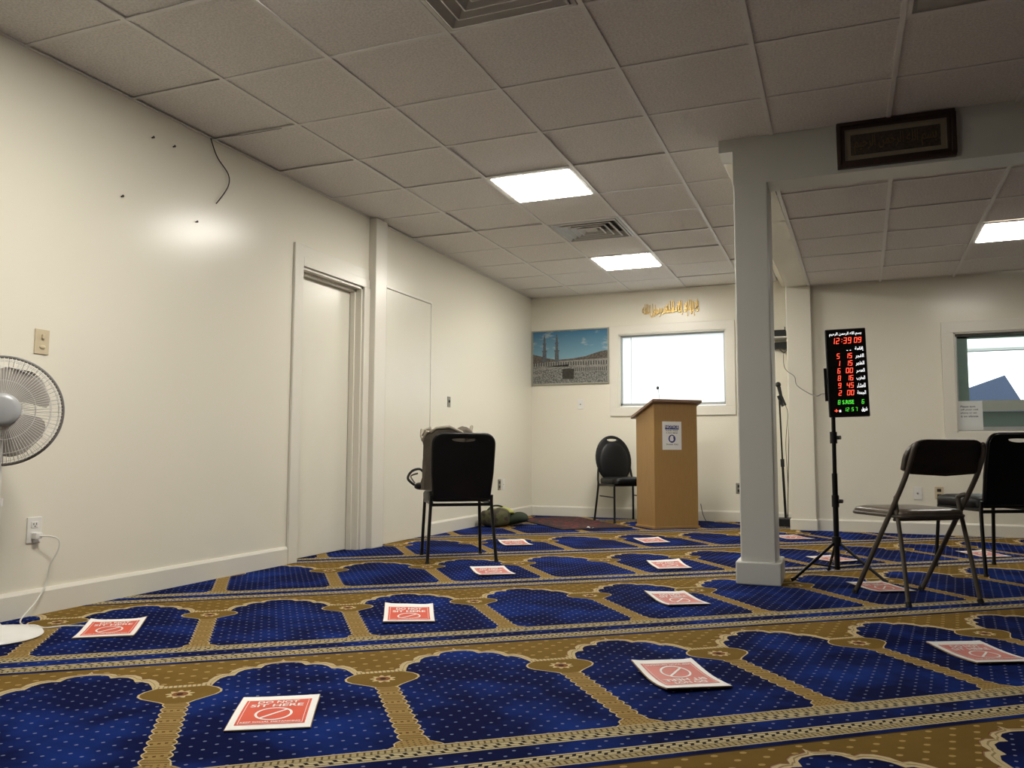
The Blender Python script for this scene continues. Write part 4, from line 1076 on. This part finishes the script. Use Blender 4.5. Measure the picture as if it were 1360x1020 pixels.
# ------------------------------------------------------------------ red signs on the carpet
SIGNS = [  # near-edge middle, turn, far edge lift, near curl, upside-down, label
 (1.984, 1.841, 30, .004, .000, 0, 'large red do not sit sign nearest the camera at lower left'),
 (.677, 2.475, 36, .022, .004, 0, 'red do not sit sign by the fan cord near the left wall'),
 (1.664, 3.189, 29, .026, .004, 0, 'upright red do not sit sign left of the middle in the second row'),
 (2.996, 2.649, 36, .020, .010, 1, 'upside-down red sign with curled corners in the middle foreground'),
 (2.726, 4.067, 37, .020, .006, 0, 'third red sign out from the lectern, left of and nearer than the column'),
 (3.947, 3.390, 29, .008, .003, 0, 'red sign at the right edge of the foreground carpet'),
 (1.491, 4.594, 37, .012, .005, 0, 'red sign right of the legs of the chair holding the tan bag'),
 (2.426, 5.281, 27, .022, .004, 0, 'second red sign out from the lectern, level with the column foot'),
 (1.045, 6.095, 36, .016, .006, 0, 'small red sign behind the chair with the tan bag'),
 (2.007, 6.743, 32, .016, .004, 0, 'small red sign on the carpet straight in front of the lectern'),
 (3.449, 6.083, 41, .006, .004, 0, 'red sign on the carpet behind the tripod stand'),
 (3.115, 7.503, 40, .006, .004, 0, 'far red sign partly hidden by the column near the wall column'),
 (3.691, 4.885, 36, .010, .006, 0, 'red sign lying under the folding chair'),
 (4.451, 6.787, 33, .016, .004, 0, 'red sign beyond the folding chair by the right-hand black chair'),
]
SW, SH = .222, .285
for k, (sx, sy, an, lift, curl, flip, lab) in enumerate(SIGNS):
    t = thing('floor_sign', lab, 'sign', (sx, sy, 0.001), R(an), 'red do not sit here signs on the carpet')
    ph = random.uniform(0, 6)
    def bend(v, lift=lift, curl=curl, ph=ph):
        x, y, z = v
        ty = max(0, y/SH); tx = x/(SW/2)
        b = lift*ty**2.2*(.75+.25*math.sin(ph+tx)) + curl*max(0, 1-ty*2.2)**2*(.5+.5*tx*math.cos(ph)) + .002*(1+math.sin(5*ty+ph))
        b += .012*(lift/.02)*max(0, abs(tx)-.55)**2*max(0, ty-.5)*4
        return (x, y, z+b)
    def grid(x0, x1, y0, y1, z, nx=8, ny=10, th=0.0):
        g = G()
        for zz in ((z, z-th) if th else (z,)):
            o0 = len(g.v)
            g.v += [Vector((x0+(x1-x0)*i/nx, y0+(y1-y0)*j/ny, zz)) for j in range(ny+1) for i in range(nx+1)]
            for j in range(ny):
                for i in range(nx):
                    a = o0+j*(nx+1)+i; g.face((a, a+1, a+nx+2, a+nx+1))
        if th:
            n1 = (nx+1)*(ny+1)
            bd = [i for i in range(nx)]+[j*(nx+1)+nx for j in range(ny)]+[ny*(nx+1)+i for i in range(nx, 0, -1)]+[j*(nx+1) for j in range(ny, 0, -1)]
            for i in range(len(bd)): a, b = bd[i], bd[(i+1) % len(bd)]; g.face((a, b, n1+b, n1+a))
        return g
    FL = (lambda v: (-v.x, SH-v.y, v.z)) if flip else (lambda v: v)
    def fin(g, name, m): return g.fn(FL).fn(bend).build(name, m, t)
    fin(grid(-SW/2-.002, SW/2+.002, -.002, SH+.002, .0035, th=.0035), 'backing', MCARD)
    fin(grid(-SW/2, SW/2, 0, SH, .0044, th=.0007), 'paper', MPAPER)
    fin(grid(-SW/2+.018, SW/2-.018, .030, SH-.042, .0052), 'red_field', MRED if k < 3 else MREDF)
    g = G()
    for x0, x1, y0, y1 in ((-.086, .086, .035, .0365), (-.086, .086, SH-.0485, SH-.047), (-.086, -.0845, .036, SH-.048), (.0845, .086, .036, SH-.048)):
        gg = grid(x0, x1, y0, y1, .0060, nx=6 if x1-x0 > .1 else 1, ny=6 if y1-y0 > .1 else 1)
        o0 = len(g.v); g.v += gg.v; [g.face([o0+i for i in f]) for f in gg.f]
    fin(g, 'border_line', MPAPER)
    for s_, x_, a_, b_ in (('DO NOT', .058, .205, .230), ('SIT HERE', .074, .172, .197), ('KEEP SOCIAL DISTANCING', .080, .042, .052)):
        fin(put_text(G(), s_, -x_, x_, a_, b_, .0062, bold=.02), 'lettering', MPAPER)
    g = G(); N = 36; ra, rb = .052, .045; cy = .110
    vs = [((r_)*math.cos(2*PI*i/N), cy+r_*math.sin(2*PI*i/N), .0062) for r_ in (ra, rb) for i in range(N)]
    g.add(vs, [(i, (i+1) % N, N+(i+1) % N, N+i) for i in range(N)])
    for q in range(6):
        a0, a1 = -.8+1.6*q/6, -.8+1.6*(q+1)/6
        def pt(a, s_): return (.048*a*.72-s_*.0028, cy+.048*a*.72+s_*.0028, .0062)
        g.add([pt(a0*1.2, 1), pt(a0*1.2, -1), pt(a1*1.2, -1), pt(a1*1.2, 1)], [(0, 1, 2, 3)])
    fin(g, 'no_sitting_symbol', MPAPER)

# ------------------------------------------------------------------ rug, bag by the left wall
def rug_mat():
    t = NT('dark_red_patterned_rug'); o = t.obj()
    v = t.node('ShaderNodeTexVoronoi'); v.inputs['Scale'].default_value = 14; t.l.new(o, v.inputs['Vector'])
    c = t.mix(t.maprange(v.outputs['Distance'], .25, .45, 0, 1), (0.17, 0.012, 0.014), (0.022, 0.005, 0.007))
    c = t.mix(t.maprange(t.noise(45, 3, o), .60, .68, 0, .35), c, (0.26, 0.10, 0.07))
    t.bump(t.noise(200, 2, o), .4, .004)
    return t.fin(c, .9)
MRUG = rug_mat(); MRUGB = pmat('black_rug_border', (0.015, 0.008, 0.010), 0.9)
MFRINGE = pmat('cream_rug_fringe', (0.5, 0.45, 0.36), 0.9)
t = thing('prayer_rug', 'dark red patterned prayer rug lying by the back corner', 'rug', (.70, 8.33, 0), R(41))
def rgrid(x0, x1, y0, y1, z0, z1): 
    g = G(); g.box(x0, x1, y0, y1, z0, z1); return g
rgrid(-.37, .37, -.80, .60, .001, .010).build('border', MRUGB, t)
rgrid(-.32, .32, -.74, .54, .0101, .0125).build('field', MRUG, t)
g = G()
for k in range(48):
    x = -.355+.71*k/47
    g.tube([(x, .60, .006), (x+random.uniform(-.006, .006), .635, .004)], .0022, 4)
o = g.build('fringe', MFRINGE, t); o['kind'] = 'stuff'
g = G()
n = 6; g.add([(-.02+.012*i, .006*math.sin(i), .008+.006*math.sin(i*1.3)) for i in range(n)]+[(-.02+.012*i, .045+.004*math.sin(i*2), .010+.008*math.cos(i)) for i in range(n)], [(i, i+1, n+i+1, n+i) for i in range(n-1)])
o = g.build('tissue', MPAPER); o.location = (1.13, 7.72, .002); o.modifiers.new('t', 'SOLIDIFY').thickness = .002; tag(o, 'small crumpled white tissue on the carpet beside the rug', 'tissue')

MCAMO = (lambda t: t.fin(t.mix(t.maprange(t.noise(14, 3, t.obj()), .45, .55, 0, 1), (0.035, 0.025, 0.018), (0.075, 0.075, 0.03)), .85))(NT('camouflage_canvas'))
MDGREEN = pmat('dark_green_fabric', (0.016, 0.028, 0.010), 0.85, var=0.3, scale=20, bump=.4)
MYEL = pmat('pale_yellow_green_cloth', (0.42, 0.43, 0.12), 0.85, var=0.2, scale=15)
t = thing('duffel_bag', 'camouflage and dark green cloth bag slumped on the carpet against the left wall', 'bag', (.20, 7.68, 0), R(18))
t.scale = (1.15, 1.15, 1.0)
g = G(); g.ball((0, 0, 0), .125, .16, .085, 22, 14, .55); g.fn(lambda v: (v.x-.02+.008*math.sin(22*v.y), v.y-.04, v.z+.088+.008*math.sin(25*v.x+12*v.y))); g.build('body', MCAMO, t, smooth=True)
g = G(); g.ball((0, 0, 0), .14, .15, .06, 22, 14, .8); g.fn(lambda v: (v.x+.11+.01*math.sin(19*v.y), v.y+.10, max(.004, v.z+.062+.014*math.sin(21*v.x)))); g.build('side_pocket', MDGREEN, t, smooth=True)
g = G(); g.ball((0, 0, 0), .11, .10, .028, 20, 10, .8); g.fn(lambda v: (v.x+.03, v.y+.03, v.z+.155-.25*max(0, v.x)+.008*math.sin(30*v.x+20*v.y))); g.build('cloth', MYEL, t, smooth=True)
g = G(); g.tube(smoothpath([(-.10, -.10, .15), (-.05, -.02, .20), (.02, .05, .19), (.06, .10, .13)]), .009, 8); g.build('strap', MDGREEN, t, smooth=True)

# cable behind the lectern
g = G(); g.tube(smoothpath([(2.25, 8.35, .004), (2.16, 8.55, .004), (2.10, 8.58, .10), (2.08, 8.55, .22)]), .004, 6); tag(g.build('lectern_cable', MCABLE, smooth=True), 'dark cable at the foot of the lectern on its right', 'cable')
